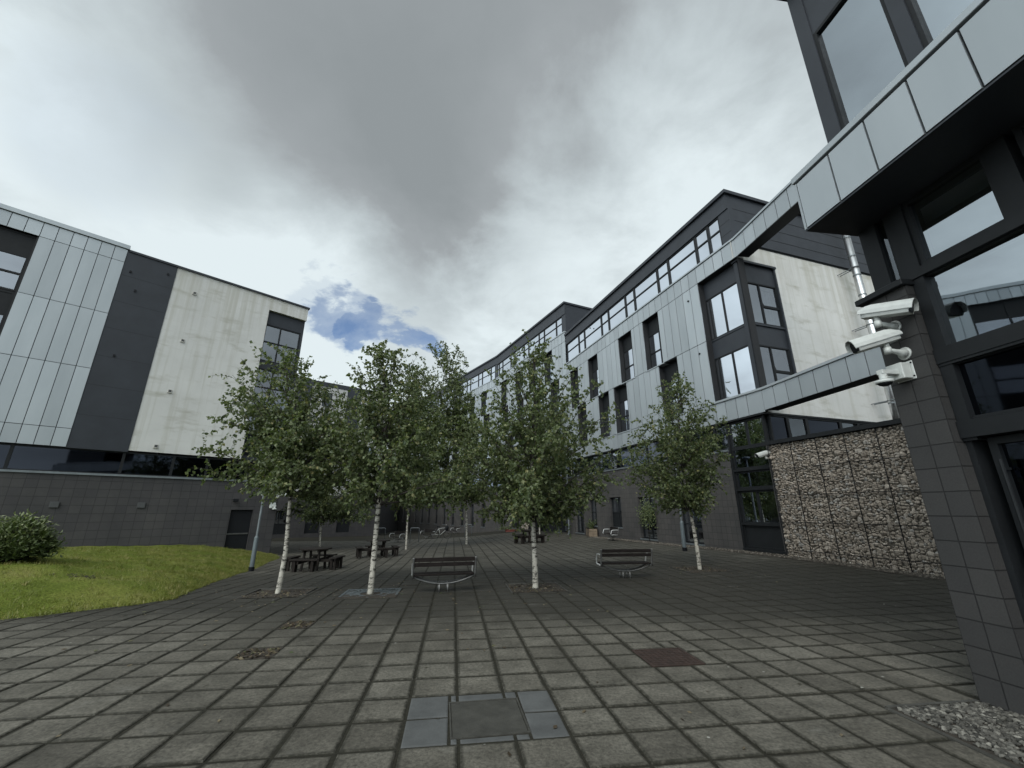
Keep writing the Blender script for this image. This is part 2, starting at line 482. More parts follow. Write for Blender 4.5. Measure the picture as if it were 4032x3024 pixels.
# slate collar round the recessed cover: whole cells
ca, cb = (-1, -2), (1, -1)
T_BASE = {'a': (1094, 2337), 'b': (1458, 2338), 'c': (2109, 2315), 'd': (2756, 2242)}
pit_rects = []
for k, (a, b) in T_BASE.items():
    w = G(a, b); p_, q_ = pq(w.x, w.y); pit_rects.append((p_ - .62, p_ + .62, q_ - .55, q_ + .62))
GRAV = (4.0, 5.05, -6, 3.97)
def blocked(p, q, m=.0):
    for r in holes + [rust_rect] + pit_rects + [frect, GRAV]:
        if r[0] - m < p < r[1] + m and r[2] - m < q < r[3] + m: return True
    return False

def rect_minus(r, h):
    x0, x1, y0, y1 = r; a0, a1, b0, b1 = h
    if a1 <= x0 or a0 >= x1 or b1 <= y0 or b0 >= y1: return [r]
    out = []
    if a0 > x0: out.append((x0, a0, y0, y1))
    if a1 < x1: out.append((a1, x1, y0, y1))
    m0, m1 = max(x0, a0), min(x1, a1)
    if b0 > y0: out.append((m0, m1, y0, b0))
    if b1 < y1: out.append((m0, m1, b1, y1))
    return out

slabs, collar = MB(), MB(); edge_s, edge_c = [], []
obst = holes + [rust_rect, frect, GRAV] + pit_rects
for i in range(-40, 48):
    for j in range(-10, 74):
        p0, q0 = P0 + i * SL, Q0 + j * SL
        cx, cy = from_pq(p0 + SL / 2, q0 + SL / 2)
        if cy < -.5 or abs(cx) > 1.35 * cy + 4 or (p0 > 5.1 and q0 < 3.6): continue
        rects = [(p0, p0 + SL, q0, q0 + SL)]
        for h in obst:
            if h[1] < p0 or h[0] > p0 + SL or h[3] < q0 or h[2] > q0 + SL: continue
            rects = [r2 for r in rects for r2 in rect_minus(r, h)]
        isc = ca[0] <= i <= cb[0] and ca[1] <= j <= cb[1]
        m, ed = (collar, edge_c) if isc else (slabs, edge_s)
        rr = random.Random(i * 1000 + j)
        tint = min(1, max(0, rr.gauss(.5, .2))) if rr.random() > .07 else rr.choice((0.0, 1.0)); dz0 = rr.gauss(0, .0022); sx, sy = rr.gauss(0, .006), rr.gauss(0, .006)
        for (x0, x1, y0, y1) in rects:
            if x1 - x0 < .05 or y1 - y0 < .05: continue
            far = max(0, cy - 6) * .00012
            gap, bv = .010 + rr.random() * .004, .008
            base = len(m.v)
            for ring, (ins, dz) in enumerate(((gap, -.012), (gap + .002, -.005), (gap + bv + .006, -.0005), (gap + bv + .026, 0))):
                for (a, b) in ((x0 + ins, y0 + ins), (x1 - ins, y0 + ins), (x1 - ins, y1 - ins), (x0 + ins, y1 - ins)):
                    X, Y = from_pq(a, b)
                    m.v.append((X, Y, tz(X, Y) + dz + dz0 + sx * (a - p0 - SL / 2) + sy * (b - q0 - SL / 2)))
                    ed.append((1.0, 1.0, .9, 0)[ring])
            for k in range(3):
                for e in range(4):
                    a, b = base + k * 4 + e, base + k * 4 + (e + 1) % 4
                    m.f.append((a, b, b + 4, a + 4)); m.t.append(tint)
            m.f.append((base + 12, base + 13, base + 14, base + 15)); m.t.append(tint)
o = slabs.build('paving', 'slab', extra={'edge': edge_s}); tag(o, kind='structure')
o = collar.build('paving_patch', 'patch_slab', extra={'edge': edge_c}); tag(o, kind='structure')

def leaf_litter(m, rect, n, z=.0, seed=1, size=.035):
    rr = random.Random(seed)
    for _ in range(n):
        p, q = rr.uniform(rect[0], rect[1]), rr.uniform(rect[2], rect[3])
        X, Y = from_pq(p, q); Z = tz(X, Y) + z + rr.uniform(.002, .015)
        a = rr.uniform(0, 2 * PI); s = size * rr.uniform(.5, 1.2)
        u = Vector((math.cos(a), math.sin(a), rr.uniform(-.3, .5))) * s; w = Vector((-math.sin(a), math.cos(a), rr.uniform(-.3, .5))) * s * .5
        c = Vector((X, Y, Z))
        m.quad(c - u, c - w, c + u, c + w, rr.random())

for nm, r, lab in (('planting_gap', holes[0], 'square gap in the paving full of dead leaves, the one farther from the camera'),
                   ('planting_gap', holes[1], 'square gap in the paving full of dead leaves and weeds, the one nearer the camera')):
    X, Y = from_pq((r[0] + r[1]) / 2, (r[2] + r[3]) / 2)
    e = empty(nm, (0, 0, 0), 0, lab, 'paving gap', 'missing slabs filled with leaves')
    b = MB()
    N = 7
    for i in range(N):
        for j in range(N):
            def pt(a, c):
                x, y = from_pq(r[0] + (r[1] - r[0]) * a / N, r[2] + (r[3] - r[2]) * c / N)
                return (x, y, -.003 + .004 * math.sin(a * 2.1 + c * 1.7))
            b.quad(pt(i, j), pt(i + 1, j), pt(i + 1, j + 1), pt(i, j + 1))
    b.build('soil', 'soil', e)
    l = MB(); leaf_litter(l, (r[0] + .02, r[1] - .02, r[2] + .02, r[3] - .02), 170, -.01, 3 if r is holes[0] else 4)
    tag(l.build('leaf_litter', 'litter', e), kind='stuff')

# rusty grid cover
e = empty('access_cover', (*from_pq((rust_rect[0] + rust_rect[1]) / 2, (rust_rect[2] + rust_rect[3]) / 2), 0), -AP,
          'rusty red brown iron cover with a grid pattern set flush in the paving', 'manhole cover')
w, d = (rust_rect[1] - rust_rect[0]) / 2, (rust_rect[3] - rust_rect[2]) / 2
b = MB(); b.box(-w + .01, w - .01, -d + .01, d - .01, -.03, -.004)
for i in range(9):
    for j in range(8):
        x = -w + .075 + i * (2 * w - .15) / 8; y = -d + .075 + j * (2 * d - .15) / 7
        b.box(x - .026, x + .026, y - .026, y + .026, -.008, .001)
b.build('cover_plate', 'rust', e)
b = MB()
for (x0, x1, y0, y1) in ((-w, w, -d, -d + .03), (-w, w, d - .03, d), (-w, -w + .03, -d + .03, d - .03), (w - .03, w, -d + .03, d - .03)): b.box(x0, x1, y0, y1, -.03, .003)
b.build('frame', 'rust', e)

# recessed cover in front
cx, cy = (frect[0] + frect[1]) / 2, (frect[2] + frect[3]) / 2
e = empty('access_cover', (*from_pq(cx, cy), 0), -AP + rad(1.5), 'dark recessed rectangular access cover among blue grey slabs close to the camera', 'manhole cover')
w, d = (frect[1] - frect[0]) / 2, (frect[3] - frect[2]) / 2
b = MB(); b.box(-w + .02, w - .02, -d + .02, d - .02, -.05, -.0045)
b.build('cover_plate', 'cover_tray', e)
b = MB()
for (x0, x1, y0, y1) in ((-w, w, -d, -d + .014), (-w, w, d - .014, d), (-w, -w + .014, -d + .014, d - .014), (w - .014, w, -d + .014, d - .014)): b.box(x0, x1, y0, y1, -.05, .002)
b.build('frame', 'cover_tray', e)

# tree pits
def pit(r, nm, lab, grate, seed):
    X, Y = from_pq((r[0] + r[1]) / 2, (r[2] + r[3]) / 2)
    e = empty(nm, (0, 0, 0), 0, lab, 'tree grate' if grate else 'tree pit', None if grate else 'open tree pits')
    b = MB(); N = 8
    for i in range(N):
        for j in range(N):
            def pt(a, c):
                x, y = from_pq(r[0] + (r[1] - r[0]) * a / N, r[2] + (r[3] - r[2]) * c / N)
                return (x, y, tz(x, y) - .001 + .006 * math.sin(a * 2.3 + c * 1.9 + seed))
            b.quad(pt(i, j), pt(i + 1, j), pt(i + 1, j + 1), pt(i, j + 1))
    b.build('soil', 'soil', e)
    if not grate:
        l = MB(); leaf_litter(l, (r[0] + .02, r[1] - .02, r[2] + .02, r[3] - .02), 210, -.005, seed, .042); tag(l.build('leaf_litter', 'litter', e), kind='stuff')
        b = MB(); z = tz(X, Y)
        mt = Matrix.Translation((0, 0, z)) @ Matrix.Rotation(-AP, 4, 'Z')
        for (x0, x1, y0, y1) in ((r[0] - .03, r[1] + .03, r[3], r[3] + .03), (r[0] - .03, r[0], r[2], r[3]), (r[1], r[1] + .03, r[2], r[3])):
            b.box(x0, x1, y0, y1, -.03, .012, m=mt)
        b.build('edging', 'cover_tray', e)
    else:
        b = MB(); z = tz(X, Y); mt = Matrix.Translation((X, Y, z)) @ Matrix.Rotation(-AP, 4, 'Z')
        h = (r[1] - r[0]) / 2 - .012; hy = (r[3] - r[2]) / 2 - .012
        for (x0, x1, y0, y1) in ((-h, h, -hy, -hy + .05), (-h, h, hy - .05, hy), (-h, -h + .05, -hy + .05, hy - .05), (h - .05, h, -hy + .05, hy - .05)): b.box(x0, x1, y0, y1, -.01, .006, m=mt)
        n = 36
        for k in range(n):
            a = 2 * PI * k / n; c, s_ = math.cos(a), math.sin(a)
            R = min((h - .05) / max(abs(c), 1e-6), (hy - .05) / max(abs(s_), 1e-6))
            m2 = mt @ Matrix.Rotation(a, 4, 'Z')
            b.box(.24, R, -.014, .014, -.008, .003, m=m2)
        for rr_ in (.24, .42):
            for k in range(36):
                m2 = mt @ Matrix.Rotation(2 * PI * k / 36, 4, 'Z'); b.box(rr_ - .02, rr_ + .02, -rr_ * .09, rr_ * .09, -.009, .0045, m=m2)
        b.build('grate', 'grate_green', e)
pit(pit_rects[0], 'tree_pit', 'square soil pit strewn with pale leaves round the leaning leftmost front birch', False, 11)
pit(pit_rects[1], 'tree_grate', 'blue grey square metal grate with radial bars round a birch trunk', True, 12)
pit(pit_rects[2], 'tree_pit', 'square soil pit with scattered leaves round the straight birch between the two front benches', False, 13)
pit(pit_rects[3], 'tree_pit', 'square soil pit round the leaning birch nearest the stone gabion wall', False, 14)

# stray leaves and droppings over the slabs
sl = MB(); rr = random.Random(314)
spots = [pq(*G(a, b).xy) for a, b in T_BASE.values()]
for k in range(620):
    if rr.random() < .7:
        p, q = rr.choice(spots); p += rr.gauss(0, 1.3); q += rr.gauss(0, 1.2)
    else: p, q = rr.uniform(-6, 4), rr.uniform(2.4, 13)
    if blocked(p, q): continue
    X, Y = from_pq(p, q); a = rr.uniform(0, 6.28); z0 = rr.uniform(.020, .042)
    u = Vector((math.cos(a), math.sin(a), 0)) * z0; w = Vector((-math.sin(a), math.cos(a), .25)) * z0 * .5; c = Vector((X, Y, tz(X, Y) + .008))
    sl.quad(c - u, c - w, c + u, c + w, rr.random() ** .7)
tag(sl.build('fallen_leaves', 'litter'), 'stray dead leaves scattered over the paving slabs', 'leaves', kind='stuff')
# gravel strips
def pebbles(name, polys, n, size, seed, mat='pebble', z=0.0):
    rr = random.Random(seed); m = MB()
    ico = []
    t = (1 + 5 ** .5) / 2
    vs = [Vector(v).normalized() for v in ((-1, t, 0), (1, t, 0), (-1, -t, 0), (1, -t, 0), (0, -1, t), (0, 1, t), (0, -1, -t), (0, 1, -t), (t, 0, -1), (t, 0, 1), (-t, 0, -1), (-t, 0, 1))]
    fs = ((0, 11, 5), (0, 5, 1), (0, 1, 7), (0, 7, 10), (0, 10, 11), (1, 5, 9), (5, 11, 4), (11, 10, 2), (10, 7, 6), (7, 1, 8), (3, 9, 4), (3, 4, 2), (3, 2, 6), (3, 6, 8), (3, 8, 9), (4, 9, 5), (2, 4, 11), (6, 2, 10), (8, 6, 7), (9, 8, 1))
    for _ in range(n):
        x, y = polys(rr)
        s = size * rr.uniform(.5, 1.35); q = Matrix.Rotation(rr.uniform(0, 6.3), 3, 'Z') @ Matrix.Rotation(rr.uniform(-.5, .5), 3, 'X')
        sc = Vector((rr.uniform(.8, 1.3), rr.uniform(.6, 1), rr.uniform(.4, .7))) * s
        c = Vector((x, y, tz(x, y) + z + s * .25 + rr.uniform(-.004, .006))); b = len(m.v); tt = rr.random()
        for v in vs:
            k = rr.uniform(.85, 1.12)
            m.v.append(tuple(c + q @ Vector((v.x * sc.x * k, v.y * sc.y * k, v.z * sc.z * k))))
        for f in fs: m.f.append((b + f[0], b + f[1], b + f[2])); m.t.append(tt)
    o = m.build(name, mat, smooth=False); tag(o, kind='stuff'); return o
def near_g(rr): return from_pq(rr.uniform(4.06, 5.0), rr.uniform(1.3, 3.94))
o = pebbles('gravel', near_g, 5200, .021, 21); tag(o, 'pale grey gravel bed at the foot of the near building', 'gravel')
b = MB()
x0, y0 = from_pq(4.02, -5); mt = Matrix.Rotation(-AP, 4, 'Z')
b.box(4.02, 5.2, -5, 3.955, -.04, -.002, m=mt)
o = b.build('gravel_bed', 'soil'); tag(o, kind='structure')
b = MB(); b.box(3.965, 4.01, -5, 3.96, -.04, .008, m=mt); b.box(4.01, 5.0, 3.96, 4.0, -.04, .010, m=mt)
o = b.build('kerb', 'cover_tray'); tag(o, kind='structure')

# ------------------------------------------------------------------ walls and windows
def clad(m, cols, rows, holes_, y=0.0, th=.04, gap=.028, flip=True, seed=0):
    """flat cassette panels with open joints; cols are distances along the facade"""
    rr = random.Random(seed)
    for i in range(len(cols) - 1):
        for j in range(len(rows) - 1):
            rects = [(cols[i] + gap / 2, cols[i + 1] - gap / 2, rows[j] + gap / 2, rows[j + 1] - gap / 2)]
            for h in holes_:
                rects = [q for r in rects for q in rect_minus(r, h)]
            t = rr.random()
            for (a, b, c, d) in rects:
                if b - a < .03 or d - c < .03: continue
                X0, X1 = (-b, -a) if flip else (a, b)
                m.box(X0, X1, y - th, y, c, d, t)

def wall(m, u0, u1, z0, z1, y, holes_, depth=.2, flip=True):
    us = sorted({u0, u1, *[h[0] for h in holes_], *[h[1] for h in holes_]}); us = [u for u in us if u0 <= u <= u1]
    zs = sorted({z0, z1, *[h[2] for h in holes_], *[h[3] for h in holes_]}); zs = [z for z in zs if z0 <= z <= z1]
    s = -1 if flip else 1
    for i in range(len(us) - 1):
        for j in range(len(zs) - 1):
            a, b, c, d = us[i], us[i + 1], zs[j], zs[j + 1]
            mu, mz = (a + b) / 2, (c + d) / 2
            if any(h[0] < mu < h[1] and h[2] < mz < h[3] for h in holes_): continue
            m.quad((s * a, y, c), (s * b, y, c), (s * b, y, d), (s * a, y, d))
    for h in holes_:
        a, b, c, d = max(h[0], u0), min(h[1], u1), max(h[2], z0), min(h[3], z1)
        if b <= a or d <= c: continue
        for (p, q) in (((a, c), (b, c)), ((b, c), (b, d)), ((b, d), (a, d)), ((a, d), (a, c))):
            m.quad((s * p[0], y, p[1]), (s * q[0], y, q[1]), (s * q[0], y + depth, q[1]), (s * p[0], y + depth, p[1]))

def window(parent, u0, u1, z0, z1, y, mull=(), trans=(), fw=.06, fd=.09, solid=(), glass='glass', flip=True, name='window', sill=None, curtain=None):
    """frame with mullions, transoms and solid infill panels; panes are its sub-part"""
    s = -1 if flip else 1
    f, g = MB(), MB()
    def bx(m, a, b, c, d, ya, yb): m.box(s * a, s * b, ya, yb, c, d)
    bx(f, u0, u0 + fw, z0, z1, y, y + fd); bx(f, u1 - fw, u1, z0, z1, y, y + fd)
    bx(f, u0 + fw, u1 - fw, z0, z0 + fw, y + .001, y + fd); bx(f, u0 + fw, u1 - fw, z1 - fw, z1, y + .001, y + fd)
    us = [u0 + fw / 2] + sorted(mull) + [u1 - fw / 2]; zs = [z0 + fw / 2] + sorted(trans) + [z1 - fw / 2]
    for u in mull: bx(f, u - fw / 2, u + fw / 2, z0 + fw, z1 - fw, y + .002, y + fd)
    for z in trans:
        for i in range(len(us) - 1):
            bx(f, us[i] + fw / 2, us[i + 1] - fw / 2, z - fw / 2, z + fw / 2, y + .003, y + fd)
    for i in range(len(us) - 1):
        for j in range(len(zs) - 1):
            a, b, c, d = us[i] + fw / 2, us[i + 1] - fw / 2, zs[j] + fw / 2, zs[j + 1] - fw / 2
            mz = (c + d) / 2
            if any(q0 <= mz <= q1 for q0, q1 in solid): bx(f, a, b, c, d, y + .02, y + .05)
            else: g.quad((s * a, y + .045, c), (s * b, y + .045, c), (s * b, y + .045, d), (s * a, y + .045, d))
    o = f.build(name, 'frame', parent)
    if g.v: g.build('pane', glass, o)
    rr = random.Random(int(u0 * 977 + z0 * 131 + y * 17))
    if name in ('window', 'ribbon_window') and rr.random() < .45:
        k = MB(); us2 = [u0 + fw] + list(mull) + [u1 - fw]; i = rr.randrange(len(us2) - 1); top = z1 - .08 - sum(q1 - q0 for q0, q1 in solid if q1 >= z1 - .01)
        bot = z0 + .1 + sum(q1 - q0 for q0, q1 in solid if q0 <= z0 + .01)
        if top - bot > .3:
            bx(k, us2[i] + .04, us2[i + 1] - .04, top - (top - bot) * rr.choice((.25, .4, .6, .95)), top, y + .14, y + .16); k.build('blind', 'curtain', o)
    if sill:
        k = MB(); bx(k, u0 - .05, u1 + .05, z0 - .07, z0, y - sill, y + .02); k.build('sill', 'galv', o)
    if curtain:
        k = MB()
        for (a, b, c, d) in curtain:
            n = max(4, int((b - a) / .07))
            for i in range(n):
                ua, ub = a + (b - a) * i / n, a + (b - a) * (i + 1) / n
                k.quad((s * ua, y + .2 + .03 * (i % 2), c), (s * ub, y + .2 + .03 * ((i + 1) % 2), c), (s * ub, y + .2 + .03 * ((i + 1) % 2), d), (s * ua, y + .2 + .03 * (i % 2), d))
        k.build('curtain', 'curtain', o)
    return o

# ------------------------------------------------------------------ right wing, nearest block
PR = G(3105, 2187); PR.z = 0
ROT_R = math.atan2(-math.cos(AR), -math.sin(AR))       # local +x runs back towards the camera (u = -x)
rw = empty('residential_block', PR, ROT_R, 'silver clad block on the right with a glazed corner bay and a cream end wall', 'building')
U1 = 17.36
tall = [(5.40, 6.88, 9.40, 12.50), (8.03, 9.54, 9.40, 12.50), (12.25, 13.69, 9.40, 12.50), (15.3, 16.7, 9.40, 12.50),
        (4.32, 5.84, 6.36, 9.36), (9.00, 10.46, 6.36, 9.36), (11.10, 12.51, 6.36, 9.36), (14.3, 15.7, 6.36, 9.36)]
jn = [-.17, .59, 1.14, 1.71, 2.27] + [2.27 + .5475 * k for k in range(1, 28)]
jn = [u for u in jn if u < U1] + [U1]
bayhole = (-.3, 2.27, 6.36, 12.50)
m = MB(); clad(m, jn, [5.44, 6.36, 9.40, 12.50, 13.36], tall + [bayhole], 0, seed=1)
m.build('silver_cladding', 'silver', rw)
m = MB(); wall(m, -.12, U1, 5.46, 13.34, .012, tall + [(-.2, 2.27, 6.36, 12.50)], .36); m.build('cladding_backing', 'backing', rw)
m = MB()                                                # folded silver cappings
m.box(.19, -U1, -.09, .25, 13.37, 13.46)
m.box(.30, -2.69, -.10, .40, 6.33, 6.42)
for (a, b, c, d) in tall: m.box(-a + .05, -b - .05, -.07, .33, c - .05, c + .012)
m.build('capping', 'silver', rw, bevel=.008)
m = MB(); m.box(.1, -U1, -.04, .6, 5.38, 5.44); m.build('soffit', 'frame', rw)
# tall windows in deep reveals
for (a, b, c, d) in tall:
    window(rw, a, b, c, d, .31, mull=[a + .52], trans=[c + 1.06, d - .92], solid=[(d - .92, d)], glass='glass_coat', fw=.07)
# ribbon of top windows
ed = [.50, 1.26, 2.13, 4.25, 5.22, 7.52, 8.52, 10.62, 11.60, 14.17, 15.13, 17.3]
for i in range(len(ed) - 1):
    window(rw, ed[i], ed[i + 1], 13.47, 15.16, .06, trans=[14.42], fw=.075, glass='glass_coat', name='ribbon_window')
m = MB(); m.box(.08, -.50, .05, .3, 13.46, 15.16); m.box(.08, -U1, .0, .3, 15.16, 15.95)
m.box(.08, -.2, .3, 14, 13.42, 15.95)
m.build('parapet', 'dark_panel', rw)
m = MB(); m.box(.20, -U1 + .02, -.12, .5, 15.95, 16.12); m.box(.20, -.4, .5, 14.2, 15.95, 16.12)
m.build('roof_edge', 'dark_panel', rw)
m = MB(); m.box(-.3, -U1, .5, 13.9, 15.9, 16.0); m.build('roof', 'dark_panel', rw)
m = MB()
for z in (13.95, 14.55, 15.2): m.box(.083, .089, .34, 14, z, z + .02); m.box(.08, -.48, .044, .05, z, z + .02)
m.build('panel_joint', 'backing', rw)
# rooms behind the glass
m = MB(); m.box(-2.7, -U1, 1.6, 1.7, .1, 15.1)
for z in (5.5, 9.4, 12.9): m.box(-.4, -U1, .35, 1.6, z - .25, z)
m.build('room', 'interior', rw)
m = MB()
m.box(-.3, -2.7, 2.5, 2.6, 6.4, 12.4); m.box(-2.6, -2.7, .4, 2.5, 6.4, 12.4)
for z in (6.4, 9.1, 12.2): m.box(-.3, -2.6, .38, 2.5, z - .1, z + .12)
m.build('bay_room', 'room_white', rw)
# corner bay
m = MB()
m.box(-.06, -.25, .16, .36, 6.42, 12.5)
m.box(-.25, -2.27, .32, .40, 11.62, 12.5); m.box(-.25, -2.27, .32, .40, 8.55, 9.40)
m.box(-.10, -.16, .36, 2.28, 11.50, 12.42); m.box(-.10, -.16, .36, 2.28, 8.47, 9.38)
m.box(-.04, -2.27, .29, .34, 9.40, 9.47); m.box(-.04, -.10, .36, 2.28, 9.38, 9.46)
m.box(.0, -.2, 2.28, 2.36, 6.4, 12.5); m.box(.04, -.3, .1, 2.4, 12.42, 12.52)
m.build('bay_panel', 'dark_panel', rw)
window(rw, .25, 2.27, 9.47, 11.62, .31, mull=[1.28, 2.05], glass='glass_coat', name='bay_window')
window(rw, .25, 2.27, 6.42, 8.55, .31, mull=[1.25, 2.05], glass='glass_coat', name='bay_window')
def side_window(parent, y0, y1, z0, z1, x, mull=(), trans=(), fw=.06, glass='glass', name='side_window', only=None):
    f, g = MB(), MB()
    f.box(x, x - .09, y0, y0 + fw, z0, z1); f.box(x, x - .09, y1 - fw, y1, z0, z1)
    f.box(x - .001, x - .09, y0 + fw, y1 - fw, z0, z0 + fw); f.box(x - .001, x - .09, y0 + fw, y1 - fw, z1 - fw, z1)
    us = [y0 + fw / 2] + list(mull) + [y1 - fw / 2]
    for u in mull: f.box(x - .002, x - .09, u - fw / 2, u + fw / 2, z0 + fw, z1 - fw)
    for z, k in trans: f.box(x - .003, x - .09, us[k] + fw / 2, us[k + 1] - fw / 2, z - fw / 2, z + fw / 2)
    for i in range(len(us) - 1):
        a, b = us[i] + fw / 2, us[i + 1] - fw / 2
        g.quad((x - .05, a, z0 + fw), (x - .05, b, z0 + fw), (x - .05, b, z1 - fw), (x - .05, a, z1 - fw))
    o = f.build(name, 'frame', parent); g.build('pane', glass, o)
    return o
def open_sash(win, x, y0, y1, z0, z1, ang=.22):
    f = MB(); h = z1 - z0
    for (a, b, c, d) in ((y0, y1, 0, .05), (y0, y1, h - .05, h), (y0, y0 + .05, .05, h - .05), (y1 - .05, y1, .05, h - .05)): f.box(-.05, 0, a, b, c, d)
    o = f.build('open_sash', 'frame', win); o.location = (x - .03, 0, z0); o.rotation_euler = (0, -ang, 0)
w = side_window(rw, .36, 2.28, 9.46, 11.50, -.07, mull=[1.24], trans=[(10.36, 1)], glass='glass_coat', name='bay_side_window'); open_sash(w, -.05, 1.30, 2.22, 10.40, 11.42)
w = side_window(rw, .36, 2.28, 6.42, 8.47, -.07, mull=[1.22], trans=[(7.32, 1)], glass='glass_coat', name='bay_side_window'); open_sash(w, -.05, 1.28, 2.22, 7.36, 8.40)
m = MB()
for y in (.9, 1.0):
    pass
k = MB()
for i in range(9):
    y = 1.42 + i * .085; k.quad((-.35 - .03 * (i % 2), y, 9.5), (-.35 - .03 * ((i + 1) % 2), y + .085, 9.5), (-.35 - .03 * ((i + 1) % 2), y + .085, 11.4), (-.35 - .03 * (i % 2), y, 11.4))
k.build('curtain', 'curtain', rw)
# end wall
m = MB(); m.quad((0, 2.36, 5.46), (0, 14, 5.46), (0, 14, 13.40), (0, 2.36, 13.40)); m.quad((0, -.1, 12.52), (0, 2.36, 12.52), (0, 2.36, 13.40), (0, -.1, 13.40))
m.quad((0, .3, 5.46), (0, 2.36, 5.46), (0, 2.36, 6.4), (0, .3, 6.4)); m.quad((0, 2.36, 6.4), (0, 2.36, 12.52), (-.3, 2.36, 12.52), (-.3, 2.36, 6.4))
m.quad((0, 14, .1), (-U1, 14, .1), (-U1, 14, 15.9), (0, 14, 15.9)); m.quad((-U1, .1, .1), (-U1, 14, .1), (-U1, 14, 15.9), (-U1, .1, 15.9))
m.build('render_wall', 'render', rw)
m = MB(); m.box(.03, -.05, .0, 14, 13.36, 13.42); m.build('upper_trim', 'frame', rw)
m = MB(); m.box(.04, -.1, .3, 14, 5.40, 5.47); m.build('lower_trim', 'frame', rw)
# low ribbon above the gabion
for i, (a, b) in enumerate(((.30, 1.27), (1.27, 2.32), (2.32, 4.3), (4.3, 5.4), (5.4, 7.4), (7.4, 9.5))):
    w = side_window(rw, a, b, 4.28, 5.40, .0, fw=.07, glass='glass_dark' if i % 2 == 0 else 'glass', name='low_window')
    if i == 1: open_sash(w, .02, a + .08, b - .05, 4.36, 5.34, .12)
m = MB(); m.box(-.5, -.6, .4, 10, 3, 5.4); m.build('room_end', 'interior', rw)
# glazed stack at the corner of the ground storeys
st = [(4.24, 5.36, [.98], 'glass', ()), (3.36, 4.24, [], 'glass_dark', ()), (2.58, 3.28, [], 'glass_dark', ()), (1.22, 2.50, [1.0], 'glass', ()), (.30, 1.16, [], 'glass_dark', ((0, 2),))]
for (c, d, mu, gl, so) in st:
    window(rw, .12, 1.88, c, d, .10, mull=mu, glass=gl, solid=so, fw=.075, name='corner_window')
m = MB()
for z in (3.28, 2.50, 1.16): m.box(-.12, -1.90, .03, .12, z, z + .075)
m.box(-.10, -1.95, -.03, .12, .21, .29); m.box(-.09, -.12, .05, .2, .2, 5.4); m.box(-1.88, -1.96, .02, .3, .2, 5.4)
m.build('corner_frame', 'frame', rw)
# strip windows under the silver
sw = [1.95, 2.7, 4.4, 6.1, 7.8, 9.3, 10.58, 11.50, 13.2, 14.9, U1]
for i in range(len(sw) - 1):
    op = i == 6
    w = window(rw, sw[i], sw[i + 1], 4.24, 5.38, .10, fw=.06, glass='glass_dark' if not op else 'glass', name='strip_window')
    if op:
        f = MB(); h = 1.0
        for (a, b, c, d) in ((-sw[i + 1] + .1, -sw[i] - .1, 0, .05), (-sw[i + 1] + .1, -sw[i] - .1, h - .05, h), (-sw[i + 1] + .1, -sw[i + 1] + .15, .05, h - .05), (-sw[i] - .15, -sw[i] - .1, .05, h - .05)): f.box(a, b, 0, .04, c - h, d - h)
        o = f.build('open_sash', 'frame', w); o.location = (0, .09, 5.3); o.rotation_euler = (-.2, 0, 0)
        f = MB(); f.quad((-sw[i + 1] + .15, .02, -.95), (-sw[i] - .15, .02, -.95), (-sw[i] - .15, .02, -.05), (-sw[i + 1] + .15, .02, -.05))
        o = f.build('sash_pane', 'glass_coat', w); o.location = (0, .09, 5.3); o.rotation_euler = (-.2, 0, 0)
m = MB(); m.box(-1.95, -U1, -.05, .2, 4.16, 4.24); m.build('strip_sill', 'galv', rw)
# block wall with its windows
gw = [(4.10, 5.52, .26, 2.40), (7.45, 8.88, .26, 2.45), (10.68, 12.0, .75, 2.52), (13.7, 14.7, .75, 2.5), (15.6, 16.9, .2, 2.5)]
m = MB(); wall(m, 1.95, U1, -.3, 4.17, 0, gw, .25); m.quad((-.12, 0, -.3), (.10, 0, -.3), (.10, 0, 4.3), (-.12, 0, 4.3)); m.quad((.10, 0, -.3), (.10, 12, -.3), (.10, 12, 4.28), (.10, 0, 4.28))
m.quad((-1.96, 0, -.3), (-.10, 0, -.3), (-.10, 0, .22), (-1.96, 0, .22))
m.build('block_wall', 'tile', rw)
for i, (a, b, c, d) in enumerate(gw):
    window(rw, a, b, c, d, .18, mull=[(a + b) / 2 - .1], trans=[c + .85], fw=.06, solid=[(c, c + .85)] if i in (2,) else [], glass='glass', sill=.22,
           curtain=[(a + .1, a + .55, c + .9, d - .1)] if i in (0, 2) else None)
# little round vents on the cladding
for (u, z) in ((3.0, 11.9), (2.75, 8.95), (3.25, 6.0), (13.0, 14.8)):
    m = MB(); m.disc((-u, -.05, z), (0, 1, 0), .05, 12, th=.05); m.build('vent', 'frame', rw)
# two high beams that run from the corner towards the near building
BR = -(AP - AR)
for (z0, z1, nm) in ((12.50, 13.36, 'upper'), (5.50, 6.33, 'lower')):
    o = bpy.data.objects.new('link_beam', None); COL.objects.link(o); o.parent = rw; o.location = (.16, 0, 0); o.rotation_euler = (0, 0, BR)
    o.empty_display_size = .3
    m = MB(); clad(m, [-k * .62 for k in range(17, -1, -1)], [z0, z1], [], 0, seed=4); m.build('beam_panel', 'silver', o)
    m = MB(); m.box(.0, 10.5, .0, .56, z0 + .01, z1); m.build('beam_core', 'frame', o)
    m = MB(); m.box(-.02, 10.5, -.09, .62, z1, z1 + .09); m.build('beam_cap', 'silver', o)
lmp = [HZ(2836, 1174, 12.0), HZ(2949, 1190, 12.0)]
for i, p in enumerate(lmp):
    q = Matrix.Rotation(-ROT_R, 4, 'Z') @ (p - PR)
    m = MB(); m.disc((q.x, q.y, 12.07), (0, 0, 1), .16, 16, th=.04); m.build('ceiling_lamp', 'lamp_on', rw)

